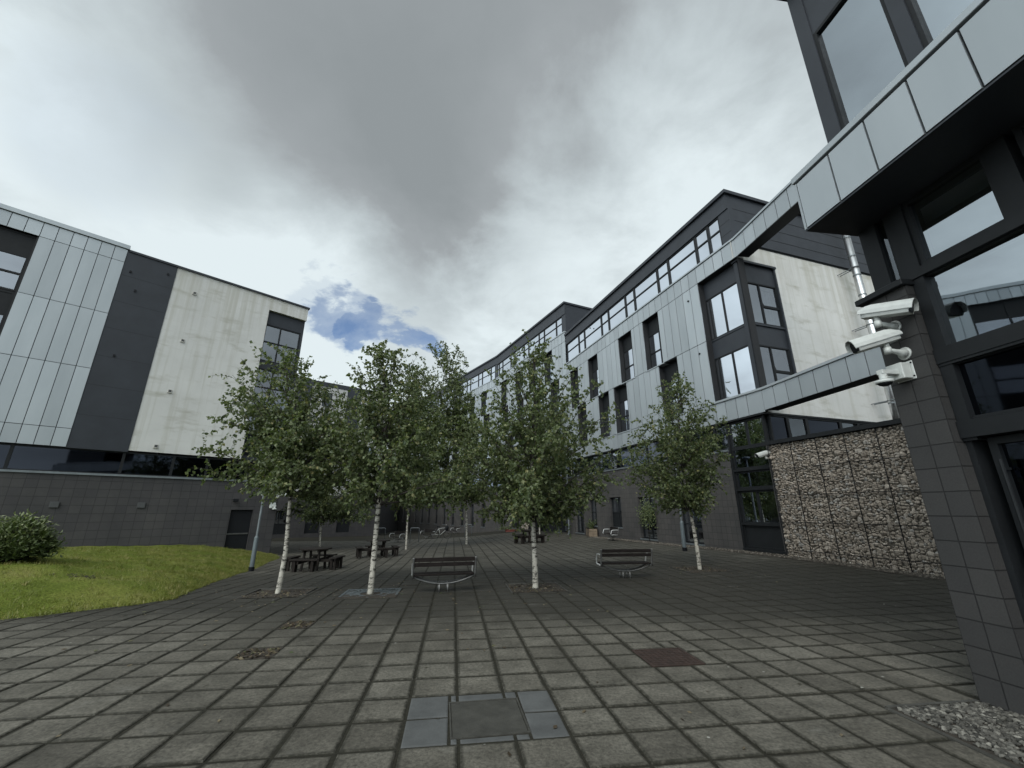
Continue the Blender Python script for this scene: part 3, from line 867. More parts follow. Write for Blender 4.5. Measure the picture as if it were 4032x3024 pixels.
# floodlights on the block wall
def floodlight(loc, rz, lab):
    e = empty('floodlight', loc, rz, lab, 'floodlight', 'small dark wall lights')
    m = MB(); m.box(-.11, .11, -.22, -.10, -.07, .07); m.box(-.03, .03, -.10, -.02, -.02, .02); m.build('housing', 'black', e, bevel=.01)
    m = MB(); m.box(-.06, .06, -.02, 0, -.06, .06); m.build('wall_plate', 'black', e)
MR = Matrix.Translation(PR) @ Matrix.Rotation(ROT_R, 4, 'Z')
floodlight(MR @ Vector((-12.6, 0, 3.15)), ROT_R, 'small black floodlight on the dark block wall left of the lone birch')
floodlight(MR @ Vector((-3.4, 0, 3.25)), ROT_R, 'small black floodlight on the dark block wall beside the tall corner glazing')

# ------------------------------------------------------------------ gabion
gb = empty('gabion_wall', MR @ Vector((0, 0, 0)), ROT_R, 'wire gabion wall packed with brown rubble stones under a dark coping', 'gabion wall')
GX0, GX1, GZ0, GZ1 = .09, 5.6, .0, 4.12
def rubble(x0, x1, z0, z1, yf, depth, n, smin, smax, seed, lay=2):
    rr = random.Random(seed); m = MB()
    t = (1 + 5 ** .5) / 2
    bm = bmesh.new(); bmesh.ops.create_icosphere(bm, subdivisions=2, radius=1)
    V = [v.co.copy() for v in bm.verts]; Fc = [tuple(v.index for v in f.verts) for f in bm.faces]; bm.free()
    pts = []
    cellsz = smax * .9
    grid = {}
    tries = 0
    while len(pts) < n and tries < n * 40:
        tries += 1
        x, z = rr.uniform(x0 + .03, x1 - .03), rr.uniform(z0 + .02, z1 - .03)
        s = smin + (smax - smin) * rr.random() ** 2.0
        k = (int(x / cellsz), int(z / cellsz)); ok = True
        for i in (-1, 0, 1):
            for j in (-1, 0, 1):
                for (a, b, r) in grid.get((k[0] + i, k[1] + j), ()):
                    if ((a - x) / 1.25) ** 2 + ((b - z) / .85) ** 2 < ((r + s) * .66) ** 2: ok = False
        if not ok: continue
        grid.setdefault(k, []).append((x, z, s)); pts.append((x, z, s))
    for (x, z, s) in pts:
        sc = Vector((s * rr.uniform(.95, 1.3), s * rr.uniform(.8, 1.1), s * rr.uniform(.7, 1.0)))
        q = Matrix.Rotation(rr.uniform(-.4, .4), 3, 'Y') @ Matrix.Rotation(rr.uniform(-.3, .3), 3, 'X')
        planes = [(Vector((rr.gauss(0, 1), rr.gauss(0, 1), rr.gauss(0, 1))).normalized(), rr.uniform(.55, .85)) for _ in range(9)]
        c = Vector((x, yf + s * .75 + rr.uniform(0, .05), z)); b = len(m.v); tt = rr.random()
        for v in V:
            p = v.copy()
            for (nn, dd) in planes:
                e = p.dot(nn)
                if e > dd: p -= nn * (e - dd)
            p = q @ Vector((p.x * sc.x, p.y * sc.y, p.z * sc.z)) * 1.12
            m.v.append(tuple(c + p))
        for f in Fc: m.f.append(tuple(b + i for i in f)); m.t.append(tt)
    return m
m = rubble(GX0, GX1, GZ0, GZ1, -.16, .4, 4200, .040, .118, 8)
m.build('stone_fill', 'stone', gb)
m = MB(); m.box(GX0 + .01, GX1, -.10, .4, GZ0, GZ1 - .02); m.build('core', 'border_stone', gb)
m = MB()
for x in [GX0 + .01 + .93 * k for k in range(6)]: m.box(x - .009, x + .009, -.205, -.185, GZ0, GZ1)
for z in [GZ1 - .93 * k for k in range(5)]: m.box(GX0, GX1, -.205, -.186, z - .009, z + .009)
x = GX0
while x < GX1: m.box(x - .003, x + .003, -.192, -.188, GZ0, GZ1); x += .155
z = GZ0
while z < GZ1: m.box(GX0, GX1, -.1925, -.1885, z - .003, z + .003); z += .155
m.build('wire_mesh', 'black', gb)
m = MB(); m.box(GX0 - .05, GX1, -.24, .5, GZ1 + .005, GZ1 + .14); m.build('coping', 'frame', gb)
def strip_g(rr):
    u = rr.uniform(-6, 14); v = rr.uniform(-.75, -.05) if u > -.2 else rr.uniform(-.7, -.15)
    p = MR @ Vector((-u, v, 0)); return p.x, p.y
o = pebbles('gravel', strip_g, 4200, .030, 22, 'border_stone'); tag(o, 'gravel and litter border along the foot of the dark block wall and gabion', 'gravel')
m = MB()
for i in range(20):
    u = -6 + i
    a, b_ = MR @ Vector((-u, -.78, 0)), MR @ Vector((-u - 1, -.78, 0)); c, d = MR @ Vector((-u - 1, .3, 0)), MR @ Vector((-u, .3, 0))
    m.quad(*[(p.x, p.y, tz(p.x, p.y) + .006) for p in (a, b_, c, d)])
o = m.build('gravel_bed', 'soil'); tag(o, kind='structure')

# ------------------------------------------------------------------ farther wings on the right
def wing(name, O, az, L, label, levels, seed, end_wall=True, ground=None, depth=12, kinkwall=False):
    rot = math.atan2(-math.cos(az), -math.sin(az)); rr = random.Random(seed)
    e = empty(name, O, rot, label, 'building')
    zs0, rows, zrib, zrt, zpar, zroof = levels
    hs = []
    for j in range(len(rows) - 2):
        u = rr.uniform(1.0, 2.2)
        while u < L - 1.6:
            hs.append((u, u + 1.45, rows[j] + .02, rows[j + 1])); u += rr.choice((3.0, 3.6, 4.4, 2.4))
    jn = [k * .55 for k in range(int(L / .55) + 1)] + [L]
    m = MB(); clad(m, jn, [zs0] + rows, hs, 0, gap=.035, seed=seed); m.build('silver_cladding', 'silver', e)
    m = MB(); wall(m, 0, L, zs0, rows[-1], .012, hs, .3); m.build('cladding_backing', 'backing', e)
    for (a, b, c, d) in hs: window(e, a, b, c, d, .28, trans=[c + 1.05, d - .9], solid=[(d - .9, d)], glass='glass', fw=.07)
    m = MB(); m.box(0, -L, -.08, .2, rows[-1], rows[-1] + .09); m.build('capping', 'silver', e)
    u = .5; k = 0
    while u < L - .3:
        w = min((1.0, 2.15)[k % 2], L - u); window(e, u, u + w, zrib, zrt, .06, trans=[zrib + .95], fw=.075, glass='glass_coat', name='ribbon_window'); u += w; k += 1
    m = MB(); m.box(.06, -.5, .05, .3, rows[-1] + .09, zrt); m.box(.06, -L, 0, .3, zrt, zroof - .17)
    m.box(.06, -.3, .3, depth, rows[-1] - 3.2, zroof - .17); m.build('parapet', 'dark_panel', e)
    m = MB(); m.box(.16, -L, -.12, .5, zroof - .17, zroof); m.box(.16, -.3, .5, depth + .1, zroof - .17, zroof); m.build('roof_edge', 'dark_panel', e)
    m = MB(); m.box(-.3, -L, .5, depth, zroof - .3, zroof - .2); m.build('roof', 'dark_panel', e)
    m = MB(); m.box(-.1, -L, 1.4, 1.5, -1.5, zrt)
    for z in rows: m.box(-.1, -L, .32, 1.4, z - .2, z)
    m.build('room', 'interior', e)
    m = MB(); m.quad((-L, .1, -2), (-L, depth, -2), (-L, depth, zroof - .2), (-L, .1, zroof - .2)); m.quad((0, depth, -2), (-L, depth, -2), (-L, depth, zroof - .2), (0, depth, zroof - .2))
    m.quad((0, .05, -2), (0, depth, -2), (0, depth, rows[-1] - 3.2), (0, .05, rows[-1] - 3.2)); m.build('render_wall', 'render', e)
    m = MB(); m.box(0, -L, -.03, .5, zs0 - .08, zs0); m.build('soffit', 'frame', e)
    u = 0; k = 0
    while u < L:
        w = min(1.9, L - u); window(e, u, u + w, zs0 - 1.2, zs0 - .08, .12, fw=.06, glass='glass_dark', name='strip_window'); u += w; k += 1
    zw = zs0 - 1.2
    m = MB(); m.box(0, -L, -.05, .2, zw - .08, zw); m.build('strip_sill', 'galv', e)
    m = MB(); wall(m, 0, L, -2.2, zw - .06, 0, ground or [], .25); m.build('block_wall', 'tile', e)
    for (a, b, c, d) in (ground or []):
        if b - a > 2: continue
        window(e, a, b, c, d, .18, mull=[(a + b) / 2] if b - a > 1.1 else (), trans=[c + .95], solid=[(c, c + .95)], glass='glass', fw=.06, sill=.22)
    return e
P2 = MR @ Vector((-17.36, 0, 0)); A2 = rad(-25.7)
low2 = [(.6, 6.2, -1, 2.7), (9.0, 10.4, .1, 2.6), (12.6, 13.4, .1, 2.5)]
r2 = wing('residential_block', P2, A2, 14.6, 'taller silver and dark grey block whose roof steps up beyond the nearer one',
     (5.4, [6.36, 9.4, 12.5, 15.5, 16.35], 16.45, 18.08, 19.0, 19.2), 31, ground=low2)
MR2 = Matrix.Translation(P2) @ Matrix.Rotation(math.atan2(-math.cos(A2), -math.sin(A2)), 4, 'Z')
# recessed entrance
m = MB(); m.box(-.6, -6.2, 1.2, 1.3, -1, 2.7); m.box(-.6, -.68, .26, 1.2, -1, 2.7); m.box(-6.12, -6.2, .26, 1.2, -1, 2.7); m.build('entrance_recess', 'backing', r2)
window(r2, 1.2, 3.0, tz(4, 34) + .02, 2.35, 1.05, mull=[2.1], trans=[1.1], fw=.09, glass='glass', name='entrance_door')
m = MB(); m.box(-1.55, -1.75, 1.03, 1.04, 1.45, 1.75); m.build('notice', 'paper', r2)
# stub of stone filled gabion beside the entrance
gs = empty('gabion_pier', MR2 @ Vector((-7.6, -.4, 0)), math.atan2(-math.cos(A2), -math.sin(A2)), 'narrow stone filled gabion pier beside the dark recessed entrance', 'gabion wall')
m = rubble(.0, 1.25, -.25, 2.9, -.06, .3, 260, .05, .15, 9); m.build('stone_fill', 'stone', gs)
m = MB(); m.box(.02, 1.23, .03, .4, -.3, 2.88); m.build('core', 'backing', gs)
A3 = rad(-33.0); P3 = MR2 @ Vector((-14.55, 0, 0))
low3 = []
u = 2.2
while u < 34: low3.append((u, u + .85, .0, 2.4)); u += 2.62
r3 = wing('residential_block', P3, A3, 34, 'farthest stretch of the silver block that bends away to the left behind the trees',
     (5.4, [6.36, 9.4, 12.5, 15.5, 16.35], 16.45, 18.2, 19.0, 19.2), 33, ground=low3)

# ------------------------------------------------------------------ left building
PL = G(1059, 2190); PL.z = 0
ROT_L = math.atan2(math.cos(AL), math.sin(AL))
lb = empty('residential_block', PL, ROT_L, 'block on the left with silver panels, a dark grey strip and a stained cream wall', 'building')
ML = Matrix.Translation(PL) @ Matrix.Rotation(ROT_L, 4, 'Z')
LF = False
lwin = []
for k in range(4):
    z = 12.62 - 2.58 * k
    lwin.append((-13.6, -10.76, max(z - 2.56, 4.2), z))
cols = [-8.07 - .44 * k for k in range(28, -1, -1)]
m = MB(); clad(m, cols, [4.15, 4.89, 7.47, 10.03, 12.62, 13.28], [(-13.7, -10.75, 4.9, 12.62)], 0, gap=.022, flip=False, seed=5); m.build('silver_cladding', 'silver', lb)
m = MB(); m.box(-20.5, -10.76, .012, .03, 12.62, 13.3); m.box(-20.5, -13.7, .012, .03, 4.17, 12.62); m.box(-10.76, -8.07, .012, .03, 4.17, 13.3); m.box(-13.7, -10.76, .012, .03, 4.17, 4.9)
m.build('cladding_backing', 'backing', lb)
m = MB(); m.box(-20.5, -8.03, -.10, .3, 13.29, 13.49); m.build('capping', 'silver', lb, bevel=.01)
m = MB(); m.box(-8.07, -6.22, -.02, .2, 4.13, 13.22); m.build('dark_panel', 'dark_panel', lb)
m = MB()
for z in (5.5, 6.8, 8.1, 9.4, 10.7, 12.0): m.box(-8.06, -6.23, -.022, -.019, z, z + .012)
m.build('panel_joint', 'backing', lb)
for (u, z) in ((-6.51, 12.69), (-7.79, 12.25), (-7.46, 11.4), (-7.5, 8.2)):
    m = MB(); m.box(u - .035, u + .035, -.06, -.02, z - .05, z + .05); m.build('vent', 'black', lb)
bayL = (-2.0, .2, 4.2, 12.45)
m = MB()
m.quad((-6.22, 0, 4.2), (-2.0, 0, 4.2), (-2.0, 0, 13.2), (-6.22, 0, 13.2)); m.quad((-2.0, 0, 12.45), (0, 0, 12.45), (0, 0, 13.2), (-2.0, 0, 13.2))
m.quad((-2.0, 0, 4.2), (-2.0, 0, 12.45), (-2.0, .22, 12.45), (-2.0, .22, 4.2)); m.quad((-2.0, 0, 12.45), (0, 0, 12.45), (0, .22, 12.45), (-2.0, .22, 12.45))
m.quad((0, 0, 12.45), (0, 9, 12.45), (0, 9, 13.2), (0, 0, 13.2)); m.quad((0, 2.2, 4.2), (0, 9, 4.2), (0, 9, 12.45), (0, 2.2, 12.45)); m.quad((-20, 9, -1), (0, 9, -1), (0, 9, 13.2), (-20, 9, 13.2))
m.quad((-20.5, .1, -1), (-20.5, 9, -1), (-20.5, 9, 13.2), (-20.5, .1, 13.2))
m.build('render_wall', 'render', lb)
m = MB(); m.box(-8.03, .06, -.07, 9.1, 13.2, 13.30); m.box(-20, -8.03, .3, 9, 13.2, 13.3); m.build('roof_edge', 'dark_panel', lb)
for k in range(3):
    zt, zb = 11.66 - 2.58 * k, 9.52 - 2.58 * k
    window(lb, -2.0, -.14, zb, zt, .2, mull=[-1.2], trans=[zb + 1.12], fw=.07, glass='glass_coat', flip=False, name='bay_window')
    o = side_window(lb, .34, 2.2, zb, zt, -.04, mull=[1.3], fw=.06, glass='glass', name='bay_side_window')
m = MB()
for (a, b) in ((11.66, 12.45), (9.08, 9.52), (6.5, 6.94), (4.2, 4.36)):
    m.box(-2.0, -.14, .19, .3, a, b); m.box(-.14, -.05, .34, 2.2, a, b)
m.box(-.14, -.02, .19, .34, 4.2, 12.45)
m.build('bay_panel', 'dark_panel', lb)
m = MB(); m.box(-5, -.4, 2.2, 2.3, 4.2, 12.4)
for z in (4.25, 6.7, 9.3, 12.1): m.box(-2.1, -.3, .36, 2.2, z - .08, z + .08)
m.box(-20, -8, 1.2, 1.3, 4.2, 13); m.box(-20, -.4, 1.0, 1.1, 2.5, 4.1); m.build('room', 'interior', lb)
for k in range(3):
    z = 12.62 - 2.58 * k
    window(lb, -13.7, -10.76, z - 2.56, z, .12, mull=[-12.2], trans=[z - .98, z - 1.78], solid=[(z - .98, z), (z - 2.56, z - 2.52)], fw=.08, glass='glass_coat', flip=False)
for i, z in enumerate((12.13, 9.57, 7.03, 4.47)):
    m = MB(); m.box(-5.42, -5.28, -.03, .0, z - .07, z + .07); m.box(-5.44, -5.26, -.05, 0, z - .09, z - .07); m.build('vent', 'ventpale', lb)
    o = MB(); o.box(-5.40, -5.30, -.034, -.03, z - .05, z + .055); o.build('grille', 'ventgrey', lb.children[-1])
su = [-20.0, -17.4, -14.8, -12.2, -9.45, -6.3, -4.6, -3.3, -1.6, -.06]
for i in range(len(su) - 1):
    window(lb, su[i], su[i + 1], 3.18, 4.13, .10, fw=.05, glass='glass_dark', flip=False, name='strip_window')
m = MB(); m.box(-20.5, 0, -.06, .2, 3.10, 3.18); m.build('strip_sill', 'galv', lb)
m = MB(); wall(m, -20.5, 0, -1, 3.11, 0, [(-2.0, -1.05, -.45, 1.76)], .2, False); m.quad((0, 0, -1), (0, 9, -1), (0, 9, 4.2), (0, 0, 4.2)); m.build('block_wall', 'tile_left', lb)
d = MB(); d.box(-2.0, -1.05, .14, .2, -.45, 1.76); d.build('door', 'glass_dark' if False else 'black', lb)
o = MB(); o.box(-1.97, -1.08, .10, .14, .62, .68); o.build('rail', 'dull_steel', lb.children[-1])
for u in (-7.9, -5.34):
    m = MB(); m.box(u - .13, u + .13, -.06, .0, 1.83, 2.05); m.build('vent_box', 'ventgrey', lb, bevel=.01)
floodlight(ML @ Vector((-1.92, 0, 2.2)), ROT_L, 'small black light above the dark door of the left block')
m = MB(); w = ML @ Vector((-.3, -.4, 0)); z = tz(w.x, w.y)
m.box(-.75, .15, -.75, .02, z - .05, z + .06); o = m.build('step', 'concrete', lb)

# ------------------------------------------------------------------ far block between the wings
PF = Vector((-15.2, 48.6, 0)); AF = rad(50)
fb = empty('residential_block', PF, math.atan2(math.cos(AF), math.sin(AF)), 'far pale panelled block with dark window bays half hidden behind the left birches', 'building')
m = MB(); hs = []
for k, u in enumerate([-1.2 - 2.6 * i for i in range(9)]):
    for j in range(4): hs.append((u - 1.0, u, 4.2 + 2.75 * j + (.0 if k % 2 else .2), 6.0 + 2.75 * j))
clad(m, [-26 + .65 * i for i in range(41)], [3.2, 4.1, 5.0, 5.9, 6.8, 7.7, 8.6, 9.5, 10.4, 11.3, 12.2, 13.1, 14.0, 14.9], hs, 0, gap=.03, flip=False, seed=9)
m.build('pale_cladding', 'pale_panel', fb)
m = MB(); m.box(-26, 0, .03, .1, 3, 15); wall(m, -26, 0, 3.2, 14.9, .012, hs, .2, False); m.box(-26, 0, 1, 9, -1.5, 15.2); m.build('cladding_backing', 'backing', fb)
for (a, b, c, d) in hs: window(fb, a, b, c, d, -.02, trans=[c + .7], fw=.08, fd=.04, glass='glass', flip=False)
m = MB(); m.box(-26, .05, -.08, 9, 14.9, 15.4)
for u in (-3.2, -8.6, -12.0): m.box(u - 1.6, u, -.09, -.045, 9.5, 14.9)
m.build('roof_edge', 'dark_panel', fb)
m = MB(); lowF = [(-26 + 3.1 * i, -24.6 + 3.1 * i, -.5, 1.7) for i in range(8)]
wall(m, -26, 0, -2, 3.2, -.05, lowF, .2, False); m.build('block_wall', 'tile_left', fb)
for (a, b, c, d) in lowF: window(fb, a, b, c, d, .08, mull=[(a + b) / 2], trans=[c + .95], solid=[(c, c + .95)], fw=.07, glass='glass_coat', flip=False)
m = MB(); m.quad((0, 0, -2), (0, 9, -2), (0, 9, 15), (0, 0, 15)); m.build('render_wall', 'render', fb)

MR3 = Matrix.Translation(P3) @ Matrix.Rotation(math.atan2(-math.cos(A3), -math.sin(A3)), 4, 'Z')
ga, gb_ = PF + Vector((-1, 3, 0)), MR3 @ Vector((-33.5, 1, 0))
m = MB(); dvec = gb_ - ga; m.box(0, dvec.length, 0, .3, -2, 5.0)
o = m.build('boundary_wall', 'tile_left'); o.location = ga; o.rotation_euler = (0, 0, math.atan2(dvec.y, dvec.x)); tag(o, 'dark wall closing the narrow gap between the two farthest blocks', 'wall')

# ------------------------------------------------------------------ near building on the right edge
PP = HZ(3858, 2762, 0); ROT_P = math.atan2(-math.cos(AP), -math.sin(AP))
nb = empty('near_building', PP, ROT_P, 'near building with a silver fascia, dark framed windows and a block pier carrying cameras', 'building')
MP = Matrix.Translation(PP) @ Matrix.Rotation(ROT_P, 4, 'Z')
m = MB(); m.box(0, .445, 0, .5, -.2, 4.19); m.build('block_pier', 'tile_near', nb)
m = MB(); m.box(-.10, .47, -.07, .3, 4.19, 4.262); m.build('pier_cap', 'frame', nb, bevel=.006)
YW = .13
# fascia
FY = -.57
fc = [.0] + [.03 + .464 * k for k in range(1, 30)]
m = MB(); clad(m, fc, [5.235, 5.945], [], FY, gap=.022, th=.03, flip=False, seed=6); m.box(-.03, 0, FY - .03, FY + .55, 5.235, 5.945); m.build('fascia_panel', 'silver', nb)
m = MB(); m.box(-.0, 13, FY + .005, .1, 5.245, 5.96); m.build('fascia_core', 'backing', nb)
m = MB(); m.box(-.05, 13, FY - .045, .0, 5.97, 6.06); m.build('fascia_cap', 'silver', nb, bevel=.006)
m = MB(); m.box(-.03, 13, FY - .02, .4, 5.215, 5.235); m.build('fascia_soffit', 'dark_panel', nb)
# curtain wall below the fascia
fr_ = MB()
fr_.box(.02, .21, YW, YW + .3, 4.26, 5.215); fr_.box(.34, .44, YW + .002, YW + .2, 4.26, 5.215); fr_.box(.45, .57, YW - .03, YW + .25, 2.4, 5.215)
fr_.build('corner_frame', 'frame', nb)
def nwin(a, b, c, d, trans=(), mull=(), glass='glass', y=YW, fw=.06, nm='window', solid=()):
    return window(nb, a, b, c, d, y, mull=mull, trans=trans, glass=glass, flip=False, fw=fw, name=nm, solid=solid)
nwin(.21, .34, 4.34, 5.215, fw=.012, nm='narrow_window')
x = .57
k = 0
while x < 9:
    w = .80
    nwin(x, x + w, 4.36, 5.215, fw=.055, glass='glass_near')
    nwin(x - .06, x + w + .06, 3.40, 4.25, fw=.012, glass='glass_near', nm='fixed_window')
    nwin(x - .06, x + w + .06, 2.61, 3.22, fw=.03, glass='glass_dark', nm='lower_window')
    nwin(x, x + w, .02, 2.42, fw=.07, glass='glass_dark', nm='door_leaf', y=YW + .08)
    f = MB(); f.box(x + w, x + w + .16, YW - .01, YW + .2, 4.36, 5.215); f.box(x + w + .06, x + w + .16, YW, YW + .2, .0, 4.25); f.build('mullion', 'frame', nb)
    x += w + .22
f = MB(); f.box(.45, 10, YW - .05, YW + .2, 4.25, 4.36); f.box(.45, 10, YW - .05, YW + .2, 3.23, 3.39); f.box(.45, 10, YW - .04, YW + .12, 3.20, 3.23); f.box(.45, 10, YW - .05, YW + .2, 2.43, 2.60)
f.box(.445, .50, YW - .001, YW + .2, 0, 2.43); f.build('transom', 'frame', nb)
f = MB(); f.tube([(.66, YW + .02, .9), (.66, YW + .02, 2.2)], .016, 8); f.box(.66, .67, YW + .02, YW + .1, 1.0, 1.02); f.box(.66, .67, YW + .02, YW + .1, 2.1, 2.12); f.build('pull_handle', 'frame', nb)
# upper storey
f = MB(); f.box(-.02, .19, YW - .02, YW + .2, 6.06, 9.9); f.box(1.09, 1.25, YW - .02, YW + .2, 6.06, 9.9)
f.box(.19, 1.09, YW, YW + .1, 8.66, 9.9); f.box(1.25, 10, YW, YW + .1, 8.66, 9.9)
f.build('upper_panel', 'dark_panel', nb)
nwin(.19, 1.09, 6.06, 8.66, fw=.05, glass='glass_near', nm='upper_window')
nwin(1.25, 3.4, 6.06, 8.66, fw=.05, glass='glass_near', nm='upper_window', mull=[2.3])
nwin(3.4, 6.0, 6.06, 8.66, fw=.05, glass='glass_near', nm='upper_window', mull=[4.5])
m = MB(); m.box(-.1, 13, -.1, 9, 9.9, 10.05); m.build('roof', 'dark_panel', nb)
m = MB(); m.quad((-.015, .3, 0), (-.015, 9, 0), (-.015, 9, 9.9), (-.015, .3, 9.9)); m.quad((13, .1, 0), (13, 9, 0), (13, 9, 9.9), (13, .1, 9.9)); m.quad((0, 9, 0), (13, 9, 0), (13, 9, 9.9), (0, 9, 9.9)); m.quad((9.0, .13, 0), (13, .13, 0), (13, .13, 9.9), (9.0, .13, 9.9))
m.build('render_wall', 'dark_panel', nb)
m = MB(); m.box(.1, 10, 3.0, 3.1, 0, 9.8); m.box(.1, 10, .45, 3, 5.0, 5.22); m.box(.1, 10, .45, 3, 2.45, 2.6); m.box(.1, 10, .45, 3, 9.4, 9.5); m.build('room', 'room_white', nb)
# bright metal flue beside the cream end wall
inv = Matrix.Rotation(-ROT_R, 4, 'Z')
def on_x(px, py, xl):
    d = inv @ ray(px, py); o_ = inv @ (Vector((0, 0, EYE)) - PR); t = (xl - o_.x) / d.x; return o_ + d * t
fl = on_x(3362, 1040, .75)
dp = empty('metal_flue', MR @ Vector((fl.x, fl.y, 0)), ROT_R, 'bright metal flue with banded joints standing in front of the cream end wall', 'flue')
m = MB(); m.tube([(0, 0, .1), (0, 0, 17.2)], .15, 18); m.build('pipe', 'steel', dp, smooth=True)
for z in [.9 + 1.05 * k for k in range(16)]:
    m = MB(); m.tube([(0, 0, z), (0, 0, z + .06)], .162, 18); m.build('collar', 'galv', dp)
for z in (6.3, 9.9, 12.9):
    m = MB(); m.ring((0, 0, z), (0, 0, 1), .17, .018, 20, 6); m.tube([(-.16, -.1, z), (-.75, -.1, z)], .02, 6); m.tube([(-.16, .1, z), (-.75, .1, z)], .02, 6); m.build('bracket', 'galv', dp)

# ------------------------------------------------------------------ security cameras
def bullet_camera(loc, rz, yaw, pitch, lab, arm=.26, k=1.0, side=1, grp='white bullet cameras'):
    """wall plate on the local y=0 plane, the body swung by yaw about the arm's end"""
    e = empty('security_camera', loc, rz, lab, 'security camera', grp); e.scale = (k, k, k)
    m = MB()
    m.tube([(0, -.005, 0), (0, -.02, 0)], [.075, .07], 14); m.tube([(0, -.02, 0), (0, -.07, .012), (0, -.12, .02), (0, -arm, .03)], [.062, .036, .028, .026], 12)
    o = m.build('bracket_arm', 'white_cam', e, smooth=True)
    m = MB(); m.tube([(0, -arm, -.01), (0, -arm, .06)], .036, 12); m.tube([(0, -arm, .06), (0, -arm, .12)], .028, 12); m.build('knuckle', 'white_cam', e, smooth=True)
    b = bpy.data.objects.new('camera_body', None)
    rot = Matrix.Translation((0, -arm, .12)) @ Matrix.Rotation(yaw, 4, 'Z') @ Matrix.Rotation(pitch, 4, 'Y')
    m = MB(); x0, x1 = -.13, .37
    prof = [(-.062, -.012), (.062, -.012), (.072, .015), (.072, .055), (.058, .10), (.03, .125), (-.03, .125), (-.058, .10), (-.072, .055), (-.072, .015)]
    n = len(prof)
    for x, sc in ((x0, .82), (x0 + .05, 1), (x1 - .06, 1)):
        for (y, z) in prof: m.v.append(tuple(rot @ Vector((x, y * sc, z * sc))))
    for i in range(2):
        for j in range(n):
            a, c = i * n + j, i * n + (j + 1) % n; m.f.append((a, c, c + n, a + n)); m.t.append(.5)
    m.f.append(tuple(range(n))[::-1]); m.t.append(.5)
    body = m.build('camera_body', 'white_cam', e)
    # sunshield over the body
    m = MB(); prof2 = [(-.086, .03), (-.083, .075), (-.068, .115), (-.034, .143), (.034, .143), (.068, .115), (.083, .075), (.086, .03)]
    xs_ = [(x0 - .02, .55), (x0 + .03, .88), (x0 + .09, 1), (x1 - .025, 1.0)]
    for off in (0, -.006):
        base = len(m.v)
        for x, sc in xs_:
            for (y, z) in prof2: m.v.append(tuple(rot @ Vector((x, (y + (off if y < 0 else -off) * -1) * (1), (z - .035) * sc + .035 + off))))
        for i in range(3):
            for j in range(7):
                a = base + i * 8 + j; m.f.append((a, a + 1, a + 9, a + 8)); m.t.append(.5)
    m.build('sunshield', 'white_cam', e)
    m = MB()
    for j in range(n):
        y, z = prof[j]; m.v.append(tuple(rot @ Vector((x1 - .058, y * .84, z * .84 + .008))))
    m.f.append(tuple(range(n))); m.t.append(.5); m.build('lens_window', 'black', e)
    return e
def dome_camera(loc, rz, lab, grp, k=1.0):
    e = empty('dome_camera', loc, rz, lab, 'security camera', grp); e.scale = (k, k, k)
    m = MB(); m.box(-.12, .12, -.012, 0, -.13, .12); o = m.build('wall_plate', 'white_cam', e, bevel=.006)
    m = MB(); m.box(-.115, .09, -.15, -.012, -.12, .095); o = m.build('mount_box', 'white_cam', e, bevel=.008)
    m = MB(); m.box(-.045, .045, -.40, -.15, -.06, .0); m.tube([(0, -.36, -.05), (0, -.36, -.13)], .045, 14); m.build('arm', 'white_cam', e, bevel=.006)
    m = MB(); m.tube([(0, -.36, -.13), (0, -.36, -.14), (0, -.36, -.175), (0, -.36, -.18)], [.05, .095, .098, .085], 20); m.build('dome_rim', 'white_cam', e, smooth=True)
    m = MB(); m.tube([(0, -.36, -.18), (0, -.36, -.20), (0, -.36, -.215), (0, -.36, -.222)], [.08, .065, .035, .005], 18); m.build('dome_lens', 'black', e, smooth=True)
    for (x, z) in ((.105, .09), (.105, -.09)):
        m = MB(); m.disc((x, -.014, z), (0, 1, 0), .012, 8, th=.006); m.build('bolt', 'black', e)
    return e
bullet_camera(MP @ Vector((.225, 0, 3.77)), ROT_P, rad(20), rad(14), 'white bullet camera, topmost of three on the near block pier, lens turned to the camera', .22, 1.0, grp='cameras on the near block pier')
bullet_camera(MP @ Vector((.245, 0, 3.43)), ROT_P, rad(-112), rad(15), 'white bullet camera, middle one on the near block pier, lens turned away to the left', .22, 1.0, grp='cameras on the near block pier')
dome_camera(MP @ Vector((.19, 0, 3.235)), ROT_P, 'white dome camera on a box and arm, lowest on the near block pier', 'cameras on the near block pier', .85)
ROT_LE = ROT_L
bullet_camera(ML @ Vector((-.75, -.0, 2.50)), ROT_L, rad(-125), rad(14), 'white bullet camera high on the left block by the lamp post, pointing left', .3, 1.05, grp='cameras on the left block corner')
bullet_camera(ML @ Vector((-.08, -.0, 2.35)), ROT_L, rad(-30), rad(4), 'white bullet camera at the very corner of the left block, half hidden by leaves', .3, 1.0, grp='cameras on the left block corner')
dome_camera(ML @ Vector((-.22, 0, 1.98)), ROT_L, 'white dome camera and box low on the corner of the left block', 'cameras on the left block corner', 1.15)
bullet_camera(MR @ Vector((.0, -.02, 3.62)), ROT_R, rad(-100), rad(16), 'lone white bullet camera on the narrow block column beside the gabion wall', .18, 1.15)

